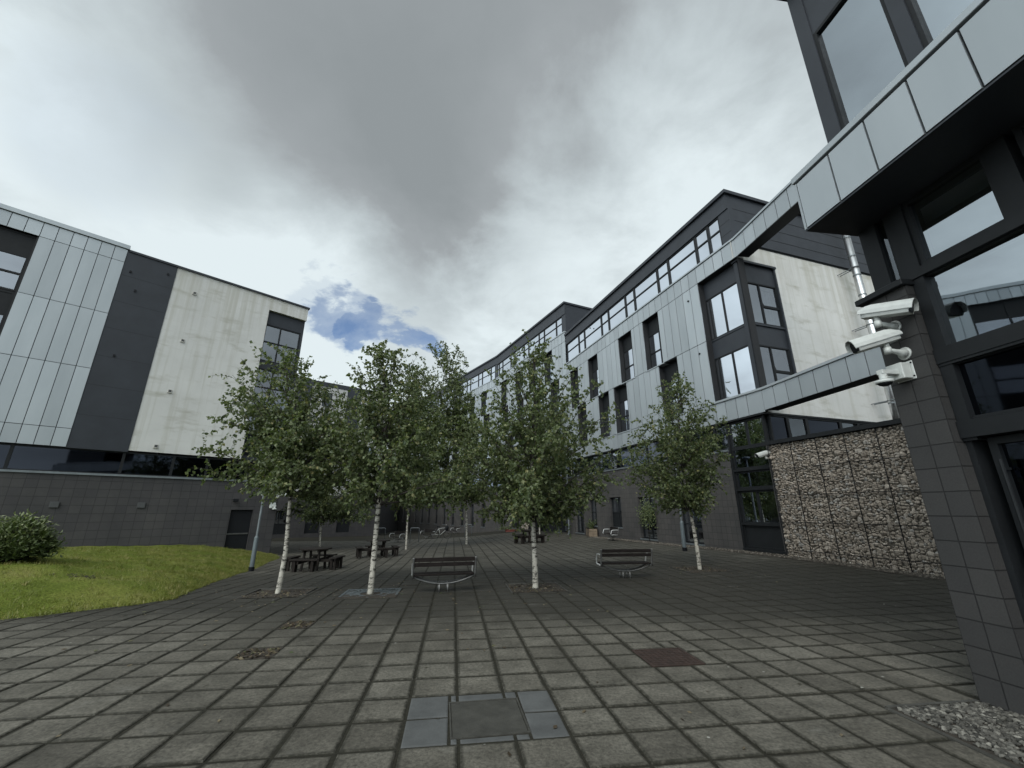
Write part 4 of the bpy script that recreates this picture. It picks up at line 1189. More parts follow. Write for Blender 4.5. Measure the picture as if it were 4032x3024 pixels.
# ------------------------------------------------------------------ benches
def make_bench():
    e = empty('bench', (0, 0, 0), 0)
    L = .70
    for s in (-1, 1):
        m = MB()
        m.tube([(s * L, .02, .30), (s * L, .035, .40), (s * L, -.03, .72), (s * L, -.034, .745)], .024, 10)
        m.build('back_post', 'dull_steel', e, smooth=True)
        m = MB()
        m.tube([(s * L, -.005, .585), (s * L, .06, .60), (s * L, .30, .595), (s * L, .36, .585), (s * L, .385, .55), (s * L, .435, .40), (s * L, .44, .365), (s * L, .40, .345), (s * L, .03, .335)], .017, 8)
        m.build('armrest', 'bright_steel', e, smooth=True)
    for (z0, z1, y) in ((.655, .738, -.014), (.553, .632, .006)):
        m = MB(); m.box(-L + .02, L - .02, y - .018, y + .018, z0, z1, m=Matrix.Rotation(0, 4, 'X')); m.build('back_slat', 'wood_slat', e, bevel=.006)
    for k in range(4):
        y = .07 + k * .098
        m = MB(); m.box(-L + .02, L - .02, y - .043, y + .043, .358, .392); m.build('seat_slat', 'wood_slat', e, bevel=.006)
    m = MB()
    for y in (.10, .33):
        m.tube([(-L, y, .345)] + [(L * t, y, .345 - .165 * (1 - t * t)) for t in [-.93 + .155 * i for i in range(13)]] + [(L, y, .345)], .021, 10)
    m.build('curved_tube', 'dull_steel', e, smooth=True)
    for s in (-.095, .095):
        m = MB(); m.tube([(s, .10, -.05), (s, .10, .19)], .018, 8); m.tube([(s, .33, -.05), (s, .33, .19)], .018, 8); m.tube([(s, .10, .185), (s, .33, .185)], .014, 8)
        m.build('leg', 'dull_steel', e, smooth=True)
    return e
bench0 = make_bench(); first = [True]
def place_bench(p, rz, label, group):
    o = bench0 if first[0] else copy_tree(bench0); first[0] = False
    o.location = p; o.rotation_euler = (0, 0, rz); o['label'] = label; o['category'] = 'bench'
    if group: o['group'] = group
    return o
def bench_px(a, b, away, label, group):
    A, B = G(*a, .735), G(*b, .735); c = (A + B) / 2; d = (B - A)
    rz = math.atan2(d.y, d.x) + (0 if away else PI)
    f = Vector((-math.sin(rz), math.cos(rz), 0))
    c -= f * -.03
    c.z = tz(c.x, c.y)
    place_bench(c, rz, label, group)
bench_px((1632, 2199), (1872, 2192), True, 'wooden slatted bench seen from behind, standing between the two near front birches', 'benches with a curved steel tube')
bench_px((2369, 2165.3), (2563, 2160.7), True, 'wooden slatted bench seen from behind, right of the straight birch', 'benches with a curved steel tube')
for (a, b, l) in (((1532, 2093.8), (1623, 2093.2), 'far slatted bench facing the camera, nearest the round picnic tables'),
                  ((1652, 2085.6), (1736, 2084.3), 'far slatted bench behind which the bicycle leans'),
                  ((1767, 2074.8), (1836, 2073.4), 'far slatted bench just right of the bicycle front wheel'),
                  ((1866, 2065), (1939, 2064), 'far slatted bench with bright armrests, last of the row before the stone pier')):
    bench_px(a, b, False, l, 'benches with a curved steel tube')
p = G(2408, 2129); place_bench(p + Vector((.2, .1, 0)), -AR + PI / 2 + rad(-12), 'slatted bench with bright armrests standing beside the block wall and planter', 'benches with a curved steel tube')

# ------------------------------------------------------------------ picnic tables
def make_table():
    e = empty('picnic_table', (0, 0, 0))
    m = MB(); n = 8
    for i in range(7):
        x0, x1 = -.5 + i * .143, -.5 + i * .143 + .137
        def hw(x): x = abs(x); return .5 if x < .22 else .5 - (x - .22) * .95
        b = len(m.v)
        for z in (.675, .715):
            for (x, s) in ((x0, -1), (x1, -1), (x1, 1), (x0, 1)): m.v.append((x, s * hw(x), z))
        for q in ((0, 3, 2, 1), (4, 5, 6, 7), (0, 1, 5, 4), (1, 2, 6, 5), (2, 3, 7, 6), (3, 0, 4, 7)): m.f.append(tuple(b + k for k in q)); m.t.append(.5)
    m.build('tabletop', 'wood_dark', e)
    m = MB()
    for s in (-.27, .27): m.box(-.42, .42, s - .03, s + .03, .60, .675)
    for s in (-.18, .18): m.box(-.9, .9, s - .025, s + .025, .27, .37); m.box(s - .025, s + .025, -.9, .9, .275, .365)
    m.build('under_frame', 'wood_dark', e)
    for sx in (-1, 1):
        for sy in (-1, 1):
            m = MB(); m.tube([(sx * .36, sy * .27, 0), (sx * .24, sy * .25, .66)], [.05, .045], 4); m.build('leg', 'wood_dark', e)
    for k in range(4):
        mt = Matrix.Rotation(k * PI / 2, 4, 'Z')
        m = MB()
        for (a, w0, w1) in ((.66, .40, .43), (.80, .44, .47)):
            b = len(m.v)
            for z in (.385, .43):
                for (x, s, ww) in ((a, -1, w0), (a + .13, -1, w1), (a + .13, 1, w1), (a, 1, w0)): m.v.append(tuple(mt @ Vector((x, s * ww, z))))
            for q in ((0, 1, 2, 3), (4, 7, 6, 5), (0, 4, 5, 1), (1, 5, 6, 2), (2, 6, 7, 3), (3, 7, 4, 0)): m.f.append(tuple(b + i for i in q)); m.t.append(.5)
        o = m.build('seat', 'wood_dark', e)
        for s in (-.30, .30):
            m = MB(); m.box(.70, .78, s - .045, s + .045, 0, .385, m=mt); m.box(.82, .89, s - .045, s + .045, 0, .385, m=mt); m.build('seat_leg', 'wood_dark', o)
    return e
tab0 = make_table()
for i, (px_, rz, l) in enumerate((((1232, 2243), rad(-88), 'dark wooden picnic table with four seats, nearest one, just behind the leftmost front birch'),
                                  ((1484, 2192), rad(-66), 'dark wooden picnic table with four seats, partly behind the white trunk in the metal grate'),
                                  ((2085, 2137), rad(-50), 'dark wooden picnic table with four seats behind the straight middle birch'))):
    o = tab0 if i == 0 else copy_tree(tab0)
    o.location = G(*px_); o.rotation_euler = (0, 0, rz); tag(o, l, 'picnic table', 'picnic tables in the courtyard')

# ------------------------------------------------------------------ lamp posts and hoops
def lamp_post(px_, h, label, k=1.0, grp='lamp posts', lean=0):
    p = G(*px_); e = empty('lamp_post', p, 0, label, 'lamp post', grp)
    m = MB(); m.tube([(0, 0, -.05), (0, 0, .14), (0, 0, .145)], [.095 * k, .095 * k, .07 * k], 14); m.build('foot', 'black', e)
    m = MB(); m.tube([(0, 0, .145), (0, 0, 1.12), (0, 0, 1.18)], [.075 * k, .075 * k, .05 * k], 14); m.build('lower_column', 'post_blue', e, smooth=False)
    m = MB(); m.tube([(0, 0, 1.17), (0, 0, h)], [.045 * k, .034 * k], 12); m.tube([(0, 0, 1.72), (0, 0, 1.76)], .05 * k, 12); m.build('upper_column', 'galv', e)
    m = MB(); m.tube([(0, 0, h), (0, 0, h + .06), (0, 0, h + .12), (0, 0, h + .14)], [.05, .17, .16, .05], 16); m.build('lantern', 'post_blue', e, smooth=True)
lamp_post((988, 2249), 4.3, 'grey lamp post with a thick lower column at the edge of the grass', 1.0)
lamp_post((2697, 2170), 3.9, 'grey lamp post close to the block wall behind the lone right birch', 1.05)
lamp_post((1538, 2088), 4.6, 'thin grey lamp post behind the second picnic table', .8)
lamp_post((1673, 2083), 4.6, 'thin grey lamp post by the far benches, left of the bicycle', .8)
lamp_post((1941, 2073), 4.6, 'thin grey lamp post at the end of the far bench row', .8)
for i, (px_, l) in enumerate((((2202, 2098), 'pale slim canopy post left of the entrance door'), ((2241, 2105), 'pale slim canopy post right of the entrance door'))):
    p = G(*px_); e = empty('canopy_post', p, 0, l, 'post', 'posts by the entrance')
    m = MB(); m.tube([(0, 0, -.02), (0, 0, 5.3)], .06, 12); m.build('shaft', 'galv', e); m = MB(); m.box(-.11, .11, -.11, .11, 0, .03); m.build('base_plate', 'galv', e)
def hoop(px_, w, h, rz, label):
    p = G(*px_)
    m = MB(); a = .06
    m.tube([(-w / 2, 0, -.05), (-w / 2, 0, h - a), (-w / 2 + a * .3, 0, h - a * .3), (-w / 2 + a, 0, h), (w / 2 - a, 0, h), (w / 2 - a * .3, 0, h - a * .3), (w / 2, 0, h - a), (w / 2, 0, -.05)], .024, 8)
    o = m.build('bike_hoop', 'galv', smooth=True); o.location = p; o.rotation_euler = (0, 0, rz); tag(o, label, 'cycle stand', 'bare steel cycle stands')
hoop((1631, 2136), .62, .98, 0, 'bare steel cycle stand between two far benches, left of the bicycle')
hoop((1500, 2126), .62, .98, .4, 'bare steel cycle stand behind the second picnic table, leftmost of the stands')
hoop((1843, 2112), .62, .98, .1, 'bare steel cycle stand near the thin birch right of the bicycle')

# ------------------------------------------------------------------ bicycle
bw = G(1737, 2121)
bk = empty('bicycle', bw + Vector((0, -.12, 0)), rad(3), 'pale framed bicycle parked behind the far benches', 'bicycle')
def wheel(x):
    m = MB(); m.ring((x, 0, .345), (0, 1, 0), .325, .022, 28, 6); w = m.build('wheel', 'rubber', bk, smooth=True)
    m = MB(); m.ring((x, 0, .345), (0, 1, 0), .297, .011, 28, 4); m.build('rim', 'dull_steel', w)
    m = MB()
    for k in range(16):
        a = 2 * PI * k / 16; m.tube([(x, .02 * (-1) ** k, .345), (x + .3 * math.cos(a), 0, .345 + .3 * math.sin(a))], .0022, 3)
    m.tube([(x, -.05, .345), (x, .05, .345)], .02, 8); m.build('spokes', 'dull_steel', w)
wheel(-.53); wheel(.53)
m = MB()
bb, st_, ht, hb = (-.08, 0, .30), (-.22, 0, .80), (.34, 0, .86), (.38, 0, .70)
for a, b, r in ((bb, st_, .017), (bb, hb, .02), (st_, ht, .018), (ht, hb, .02), (bb, (-.53, .05, .345), .01), (bb, (-.53, -.05, .345), .01), (st_, (-.53, .05, .345), .009), (st_, (-.53, -.05, .345), .009)): m.tube([a, b], r, 8)
m.build('frame', 'white_cam', bk, smooth=True)
m = MB()
for s in (-.05, .05): m.tube([hb, (.40, s, .66), (.53, s, .345)], .014, 8)
m.build('fork', 'dull_steel', bk)
m = MB(); m.tube([ht, (.33, 0, .98)], .014, 8); m.tube([(.33, 0, .98), (.38, 0, 1.0)], .014, 8); m.tube([(.36, -.30, 1.02), (.38, 0, 1.0), (.36, .30, 1.02)], .013, 8); m.build('handlebar', 'black', bk)
m = MB(); m.tube([st_, (-.25, 0, .93)], .014, 8); m.build('seat_post', 'dull_steel', bk)
m = MB(); m.tube([(-.40, 0, .96), (-.34, 0, .965), (-.22, 0, .955), (-.10, 0, .95)], [.05, .07, .035, .018], 8); m.build('saddle', 'black', bk, smooth=True)
m = MB(); m.ring((-.08, .05, .30), (0, 1, 0), .085, .008, 20, 4); m.tube([(-.08, -.08, .30), (-.08, .08, .30)], .012, 6); m.tube([(-.08, -.07, .30), (-.02, -.08, .14)], .01, 6); m.tube([(-.08, .07, .30), (-.14, .08, .46)], .01, 6); m.tube([(-.08, .05, .30), (0, .05, .30)], .006, 4); m.build('crankset', 'black', bk)
for (x, y, z) in ((-.02, -.12, .14), (-.14, .12, .46)):
    m = MB(); m.box(x - .045, x + .045, y - .04, y + .04, z - .012, z + .012); m.build('pedal', 'black', bk)
m = MB()
n = 12
m.tube([(0, 0, -.30), (0, 0, -.27), (0, 0, -.12), (0, 0, .05), (0, 0, .12), (0, 0, .14)], [.06, .12, .15, .13, .08, .02], 10)
m.tube([(0, .0, .13), (0, .03, .17), (0, .06, .13)], .012, 6)
bg = m.build('bag', 'black', smooth=True); bg.location = bk.matrix_basis @ Vector((.46, -.02, .92)); tag(bg, 'black bag hanging from the handlebar of the parked bicycle', 'bag')
m = MB(); m.tube([(0, 0, 0), (.02, -.03, .0)], .035, 10); lampm = m.build('front_light', 'white_cam', bk); lampm.location = (.38, -.02, 1.1)

# ------------------------------------------------------------------ leaves helper
def leaf(m, c, d, up, s, t, wid=.42):
    """pointed leaf of two folded halves along direction d"""
    d = d.normalized(); w = d.cross(up)
    if w.length < 1e-4: w = d.orthogonal()
    w = w.normalized() * s * wid; nrm = d.cross(w).normalized() * s * .10
    a, b = c, c + d * s; mid = c + d * s * .42
    n = len(m.v)
    m.v += [tuple(a), tuple(mid + w + nrm), tuple(b), tuple(mid - w + nrm)]
    m.f.append((n, n + 1, n + 2)); m.t.append(t); m.f.append((n, n + 2, n + 3)); m.t.append(t)

def rv(rr):
    while True:
        v = Vector((rr.uniform(-1, 1), rr.uniform(-1, 1), rr.uniform(-1, 1)))
        if .01 < v.length < 1: return v.normalized()

K = 1.82278
def tree(base, trunk, env, r0, n_limb, twig, leaf_s, label, seed, group, dark_from, dens=1.0, extra_limbs=(), leafy=1.0):
    rr = random.Random(seed)
    B = G(base[0] * K, base[1] * K); Y = B.y
    def at(x, y):
        d = ray(x * K, y * K); t = Y / d.y; return Vector((d.x * t, Y, EYE + d.z * t))
    e = empty('birch_tree', B, 0, label, 'tree', group)
    T = [at(*p) - B for p in trunk]; T[0] = Vector((0, 0, -.05))
    for i, p in enumerate(T): p.y += .12 * math.sin(i * 1.3 + seed) * (i / len(T))
    def along(t):
        t = max(0, min(.9999, t)) * (len(T) - 1); i = int(t); f = t - i
        p0, p1, p2, p3 = T[max(i - 1, 0)], T[i], T[i + 1], T[min(i + 2, len(T) - 1)]
        return .5 * ((2 * p1) + (p2 - p0) * f + (2 * p0 - 5 * p1 + 4 * p2 - p3) * f * f + (3 * p1 - p0 - 3 * p2 + p3) * f ** 3)
    H = T[-1].z
    ts = [i / 28 for i in range(29)]
    tk = MB(); pts = [along(t) for t in ts]
    rs = [r0 * (1.25 if t == 0 else 1) * (1 - t) ** .75 + .006 for t in ts]
    tk.tube(pts, rs, 10)
    dark = []
    for t in ts: dark += [sm((along(t).z / H - dark_from) / .16)] * 10
    # envelope: heights and the reach to either side
    E_ = sorted([((at(xl, y) - B).z, (at(xl, y) - B).x, (at(xr, y) - B).x) for (y, xl, xr) in env])
    def envat(z):
        if z <= E_[0][0]: return E_[0][1], E_[0][2]
        for a, b in zip(E_, E_[1:]):
            if z <= b[0]:
                f = (z - a[0]) / max(1e-6, b[0] - a[0]); return a[1] + (b[1] - a[1]) * f, a[2] + (b[2] - a[2]) * f
        return E_[-1][1], E_[-1][2]
    z_lo, z_hi = E_[0][0], E_[-1][0]
    fol = MB(); limbs = MB(); ld = []
    def tz_t(z):
        lo, hi = 0.0, 1.0
        for _ in range(24):
            mid = (lo + hi) / 2
            if along(mid).z < z: lo = mid
            else: hi = mid
        return lo
    def twig_at(p, d, L, leaves):
        # a thin drooping twig hung with leaves
        q = p.copy(); v = d.copy(); step = L / max(3, leaves // 2)
        pl = [q.copy()]
        for k in range(max(3, leaves // 2)):
            v = (v + rv(rr) * .28 + Vector((0, 0, -.07))).normalized(); q = q + v * step; pl.append(q.copy())
            for _ in range(2):
                ldv = (v * .4 + rv(rr) * .9 + Vector((0, 0, -.55))).normalized()
                tt = min(1, max(0, rr.gauss(.48, .24)))
                leaf(fol, q + rv(rr) * .02, ldv, rv(rr), leaf_s * rr.uniform(.7, 1.25), tt)
        if len(pl) > 3 and rr.random() < .5:
            sub = pl[::max(1, len(pl) // 3)]
            limbs.tube(sub, [.0035] * len(sub), 3, cap=False); ld.extend([1.0] * 3 * len(sub))
    for i in range(n_limb):
        f = (i + rr.random()) / n_limb
        zt = z_lo + (z_hi - z_lo) * (f ** (.85)) * .985
        xl, xr = envat(zt)
        c = along(tz_t(zt))
        ang = i * 2.39996 + rr.uniform(-.4, .4)
        cs, sn = math.cos(ang), math.sin(ang)
        reach = (xr - c.x) if cs > 0 else (c.x - xl)
        side = (xr - xl) / 2
        r = rr.choice((rr.uniform(.5, .85), rr.uniform(.85, 1.1), rr.uniform(1.0, 1.26)))
        tip = Vector((c.x + cs * max(.12, reach) * r, c.y + sn * side * r * .95, zt))
        horiz = math.hypot(tip.x - c.x, tip.y - c.y)
        z0 = max(z_lo * .96 + .02, min(zt - .05, zt - horiz * (rr.uniform(.45, .95) + 1.1 * sm((f - .35) / .5))))
        if z0 < z_lo: z0 = z_lo - .1 * rr.random()
        s0 = along(tz_t(max(z0, .3)))
        midp = s0.lerp(tip, .5) + Vector((0, 0, horiz * rr.uniform(.06, .22))) + rv(rr) * .06
        n = 7; pl = []
        for k in range(n + 1):
            t = k / n; pl.append(s0 * (1 - t) ** 2 + midp * 2 * t * (1 - t) + tip * t * t + rv(rr) * .015)
        rb = max(.006, r0 * .36 * (1 - .6 * f))
        limbs.tube(pl, [rb * (1 - k / n) ** .8 + .003 for k in range(n + 1)], 5, cap=False); ld.extend([1.0] * 5 * (n + 1))
        nt_ = max(4, int(2.35 * (1 - .62 * sm((f - .25) / .6)) * twig * (.55 + .45 * horiz / max(.3, side)) * (1.0 if f < .8 else .75)))
        for k in range(nt_):
            t = .16 + .84 * (k + rr.random()) / nt_
            p = s0 * (1 - t) ** 2 + midp * 2 * t * (1 - t) + tip * t * t
            d = (tip - s0).normalized() * .5 + rv(rr) * .9 + Vector((0, 0, .18))
            twig_at(p, d.normalized(), rr.uniform(.18, .52) * (leaf_s / .055) ** .5, int(rr.uniform(10, 21) * leafy))
    # leader twigs at the very top
    for k in range(10):
        p = along(.86 + .14 * rr.random()); twig_at(p, (Vector((0, 0, 1)) + rv(rr) * .7).normalized(), rr.uniform(.2, .4), 10)
    tk.build('trunk', 'bark', e, smooth=True, extra={'dark': dark})
    limbs.build('branches', 'bark', e, smooth=True, extra={'dark': ld})
    fol.build('crown', 'leaf', e)
    return e
GT = 'young birch trees in the courtyard'
tree((600, 1282), [(600, 1282), (609, 1235), (619, 1180), (626, 1110), (630, 1040), (631, 960), (624, 860), (612, 765)],
     [(757, 600, 624), (790, 545, 680), (830, 520, 715), (880, 505, 735), (950, 485, 742), (990, 465, 748), (1035, 432, 730), (1066, 445, 690)],
     .058, 62, 13, .080, 'birch with a bowed white lower trunk leaning right, leftmost of the front trees', 1, GT, .32)
tree((800, 1283), [(800, 1283), (807, 1210), (815, 1130), (822, 1060), (828, 1000), (832, 930), (834, 850), (828, 752)],
     [(748, 815, 842), (785, 785, 880), (830, 760, 912), (880, 735, 948), (940, 715, 975), (1000, 700, 1000), (1050, 705, 1000), (1085, 745, 960)],
     .062, 60, 13, .080, 'birch with a tall white trunk rising from the blue grey metal grate', 2, GT, .42)
tree((1157, 1270), [(1157, 1270), (1155, 1205), (1151, 1120), (1150, 1060), (1150, 960), (1155, 860), (1150, 765)],
     [(752, 1138, 1165), (785, 1085, 1215), (830, 1045, 1268), (880, 1012, 1308), (940, 992, 1322), (1000, 980, 1320), (1060, 985, 1305), (1098, 1005, 1285), (1122, 1070, 1235)],
     .066, 74, 15, .080, 'broad leafy birch with a straight pale trunk between the two front benches', 3, GT, .40)
tree((1512, 1230), [(1512, 1230), (1504, 1175), (1494, 1118), (1487, 1080), (1476, 1010), (1466, 930), (1462, 828)],
     [(818, 1448, 1476), (855, 1418, 1508), (910, 1390, 1538), (970, 1368, 1560), (1025, 1362, 1556), (1065, 1372, 1530), (1098, 1402, 1500)],
     .055, 58, 12, .080, 'lone small birch leaning left in front of the dark block wall', 4, GT, .36)
tree((690, 1188), [(690, 1188), (694, 1125), (697, 1060), (700, 960), (706, 832)],
     [(828, 690, 722), (880, 655, 770), (960, 640, 815), (1040, 634, 830), (1095, 640, 815), (1128, 670, 770)],
     .06, 76, 18, .10, 'birch behind the nearest picnic table with a bare pale trunk', 5, GT, .5)
tree((877, 1187), [(877, 1187), (880, 1125), (884, 1060), (890, 950), (903, 795)],
     [(790, 885, 918), (850, 860, 940), (930, 842, 975), (1020, 830, 995), (1088, 845, 965)],
     .05, 78, 19, .105, 'slender birch just right of the second picnic table', 6, GT, .5)
tree((1008, 1176), [(1008, 1176), (1007, 1100), (1000, 1000), (984, 900), (962, 742)],
     [(738, 935, 985), (775, 908, 1004), (840, 895, 1015), (930, 892, 1038), (1020, 905, 1058), (1080, 935, 1050)],
     .06, 92, 18, .11, 'tallest slender birch behind the front bench, its thin trunk beside the bicycle', 7, GT, .5)
tree((1166, 1155), [(1166, 1155), (1164, 1080), (1168, 980), (1178, 868)],
     [(862, 1160, 1195), (920, 1130, 1235), (1000, 1112, 1262), (1060, 1115, 1262), (1092, 1140, 1240)],
     .055, 60, 15, .115, 'thin white birch in front of the entrance, mostly behind the broad middle birch', 8, GT, .6)

# ------------------------------------------------------------------ lawn mound on the left
front = [Vector((-30, 4.2, 0)), Vector((-14, 4.6, 0))] + [HZ(x, y, 0) for x, y in ((0, 2441), (190, 2420), (368, 2396), (520, 2378), (671, 2352))] + [G(x, y) for x, y in ((800, 2305), (920, 2264), (990, 2243), (1050, 2215), (1094, 2199))]
front = [Vector((p.x, p.y)) for p in front] + [Vector(((ML @ Vector((.25, -.05, 0))).x, (ML @ Vector((.25, -.05, 0))).y))]
def dist_front(x, y):
    P = Vector((x, y)); best = 1e9
    for a, b in zip(front, front[1:]):
        ab = b - a; t = max(0, min(1, (P - a).dot(ab) / ab.length_squared)); best = min(best, (a + ab * t - P).length)
    return best
def mz(x, y):
    d = dist_front(x, y)
    big = .80 * (1 - math.exp(-d / 1.15)) if d < 50 else .8
    lump = .030 * math.sin(x * 1.3 + y) + .022 * math.sin(x * 3.1 - y * 2.3) + .012 * math.sin(x * 6.7 + y * 5.1)
    return tz(x, y) + big * (.62 + .38 * sm(d / 5)) + lump * sm(d / .8) - .012
m = MB(); NU, NV = 120, 60; ids = {}
nf = []
tot = [0]
for a, b in zip(front, front[1:]): tot.append(tot[-1] + (b - a).length)
def front_at(s):
    s *= tot[-1]
    for i in range(len(front) - 1):
        if s <= tot[i + 1] + 1e-9:
            f = (s - tot[i]) / (tot[i + 1] - tot[i]); return front[i].lerp(front[i + 1], f)
    return front[-1]
Linv = ML.inverted()
MOUND = []
for i in range(NU + 1):
    s = (i / NU) ** .6
    A = front_at(s)
    lu = (Linv @ Vector((A.x, A.y, 0))).x
    W = ML @ Vector((min(.25, max(-20.5, lu * .96 - .2)), .0, 0)); W = Vector((W.x, W.y))
    MOUND.append((A, W))
    for j in range(NV + 1):
        p = A.lerp(W, (j / NV) ** 1.6); ids[i, j] = len(m.v); m.v.append((p.x, p.y, mz(p.x, p.y)))
for i in range(NU):
    for j in range(NV):
        m.f.append((ids[i, j], ids[i + 1, j], ids[i + 1, j + 1], ids[i, j + 1])); m.t.append(.5)
o = m.build('lawn', 'lawn', smooth=True); tag(o, kind='structure')
gm = MB(); rr = random.Random(77)
cnt = 0
while cnt < 60000:
    i = rr.randrange(NU); f = rr.random(); A = MOUND[i][0].lerp(MOUND[i + 1][0], f); W = MOUND[i][1].lerp(MOUND[i + 1][1], f)
    p = A.lerp(W, rr.random() ** 1.5 * .985 - .012)
    if p.x < -1.3 * p.y - .5: 
        if rr.random() < .9: continue
    z = mz(p.x, p.y); cl = math.sin(p.x * 2.1 + 1.3 * math.sin(p.y * 1.7)) * math.sin(p.y * 2.6)
    h = rr.uniform(.025, .06) * (1 + .5 * cl)
    a = rr.uniform(0, 2 * PI); dx, dy = math.cos(a) * .006, math.sin(a) * .006; lx, ly = rr.gauss(0, .028), rr.gauss(0, .028)
    gm.tri((p.x - dx, p.y - dy, z - .005), (p.x + dx, p.y + dy, z - .005), (p.x + lx, p.y + ly, z + h), min(1, max(0, rr.gauss(.42 + .26 * cl, .22)))); cnt += 1
for _ in range(1500):
    i = rr.randrange(NU); f = rr.random(); A = MOUND[i][0].lerp(MOUND[i + 1][0], f); W = MOUND[i][1].lerp(MOUND[i + 1][1], f)
    p = A.lerp(W, (rr.random() ** 2.4) * .95 - .012)
    if abs(p.x) > 1.3 * p.y + .5: continue
    z = mz(p.x, p.y); big = rr.uniform(.05, .13); tone = rr.gauss(.5, .28)
    for k in range(14):
        a = rr.uniform(0, 2 * PI); dx, dy = math.cos(a) * .006, math.sin(a) * .006
        ox, oy = rr.gauss(0, .04), rr.gauss(0, .04); lx, ly = rr.gauss(0, .05), rr.gauss(0, .05)
        gm.tri((p.x + ox - dx, p.y + oy - dy, z - .005), (p.x + ox + dx, p.y + oy + dy, z - .005), (p.x + ox + lx, p.y + oy + ly, z + big * rr.uniform(.5, 1)), min(1, max(0, tone + rr.gauss(0, .1))))
o = gm.build('grass', 'grass'); tag(o, 'short patchy grass covering the bank before the left block', 'grass', kind='stuff')
# bare earth patch
c = None
def mound_px(x, y):
    d = ray(x, y); t = 4.0
    while t < 40:
        p = d * t; z = EYE + d.z * t
        if z < mz(p.x, p.y): return Vector((p.x, p.y, mz(p.x, p.y)))
        t += .03
    return Vector((p.x, p.y, 0))
c = mound_px(290, 2270); m = MB(); rr = random.Random(5)
for k in range(26):
    a = rr.uniform(0, 6.28); r = rr.random()
    x, y = c.x + math.cos(a) * r * .55, c.y + math.sin(a) * r * .3
    s = rr.uniform(.012, .03); zz = mz(x, y)
    m.tube([(x, y, zz - .01), (x, y, zz + s * .5), (x, y, zz + s * .7)], [s * 1.3, s, s * .3], 6)
o = m.build('earth_patch', 'soil'); tag(o, 'patch of bare dark earth in the grass bank', 'earth', kind='stuff')

# ------------------------------------------------------------------ shrubs and planters
def shrub(p, w, h, n, ls, label, seed, mat='leaf_bush', group=None, name='shrub', cat='shrub', flat=1.0):
    rr = random.Random(seed); e = empty(name, p, 0, label, cat, group)
    st, lf = MB(), MB()
    for i in range(max(8, n // 40)):
        a = rr.uniform(0, 6.28); r = w * rr.random() ** .6; zz = h * math.sqrt(max(0.02, 1 - (r / w) ** 2)) * rr.uniform(.65, 1.08)
        tip = Vector((math.cos(a) * r, math.sin(a) * r * flat, zz)); s0 = Vector((tip.x * .25, tip.y * .25, 0))
        mid = s0.lerp(tip, .5) + Vector((0, 0, .1 * h))
        st.tube([s0, mid, tip], [.012, .008, .004], 4, cap=False)
        for k in range(40):
            t = rr.uniform(.3, 1.03); q = s0 * (1 - t) ** 2 + mid * 2 * t * (1 - t) + tip * t * t + rv(rr) * ls * 1.3
            if q.z < .03: continue
            d = (Vector((tip.x, tip.y, .3)).normalized() + rv(rr)).normalized()
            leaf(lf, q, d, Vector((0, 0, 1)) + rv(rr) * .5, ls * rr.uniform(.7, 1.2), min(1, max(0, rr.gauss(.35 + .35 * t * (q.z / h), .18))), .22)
    st.build('stems', 'wood_dark', e); lf.build('foliage', mat, e); return e
bp = mound_px(38, 2207)
dist = math.hypot(bp.x, bp.y)
shrub(bp, .74, .90, 8000, .11, 'rounded shrub with pale tipped leaves on the grass bank at the left edge', 41)
shrub(mound_px(785, 2138) + Vector((0, 0, -.02)), .34, .34, 420, .10, 'small leafy shrub on the grass bank in front of the dark block wall', 42)
def planter(px_, L, W, H, rz, label, seed, mat='leaf', ph=.5):
    p = G(*px_); e = empty('planter', p, rz, label, 'planter', 'wooden planters')
    m = MB()
    for k in range(3):
        z0, z1 = .03 + k * (H - .04) / 3, .03 + (k + 1) * (H - .04) / 3 - .012
        for (x0, x1, y0, y1) in ((-L / 2, L / 2, -W / 2, -W / 2 + .03), (-L / 2, L / 2, W / 2 - .03, W / 2), (-L / 2, -L / 2 + .03, -W / 2 + .03, W / 2 - .03), (L / 2 - .03, L / 2, -W / 2 + .03, W / 2 - .03)): m.box(x0, x1, y0, y1, z0, z1)
    m.build('side_boards', 'wood_planter', e)
    m = MB()
    for x in (-L / 2 - .012, 0, L / 2 - .05):
        for y in (-W / 2 - .02, W / 2): m.box(x, x + .06, y, y + .02, 0, H + .01)
    for (x0, x1, y0, y1) in ((-L / 2 - .03, L / 2 + .03, -W / 2 - .03, -W / 2 + .05), (-L / 2 - .03, L / 2 + .03, W / 2 - .05, W / 2 + .03)): m.box(x0, x1, y0, y1, H - .008, H + .025)
    m.build('corner_battens', 'wood_dark', e)
    m = MB(); m.box(-L / 2 + .04, L / 2 - .04, -W / 2 + .04, W / 2 - .04, .05, H - .05); m.build('soil', 'soil', e)
    rr = random.Random(seed); lf = MB(); st = MB()
    for k in range(16):
        x, y = rr.uniform(-L / 2 + .08, L / 2 - .08), rr.uniform(-W / 2 + .08, W / 2 - .08); hh = ph * rr.uniform(.4, 1.1)
        tip = Vector((x + rr.gauss(0, .1), y + rr.gauss(0, .1), H + hh)); s0 = Vector((x, y, H - .06)); st.tube([s0, tip], [.006, .003], 4, cap=False)
        for q in range(34):
            t = rr.random(); leaf(lf, s0.lerp(tip, t) + rv(rr) * .06, rv(rr), Vector((0, 0, 1)), rr.uniform(.05, .10), min(1, max(0, rr.gauss(.5, .25))))
    st.build('stems', 'wood_dark', e); lf.build('foliage', mat, e)
planter((2330, 2112), 1.35, .55, .52, -AR + PI / 2 - .35, 'long weathered wooden planter with leafy plants beside the bench by the block wall', 51, ph=.55)
planter((1182, 2115), 2.0, .6, .5, rad(40), 'long pale wooden planter with plants under the windows of the far pale block', 52, ph=.8)
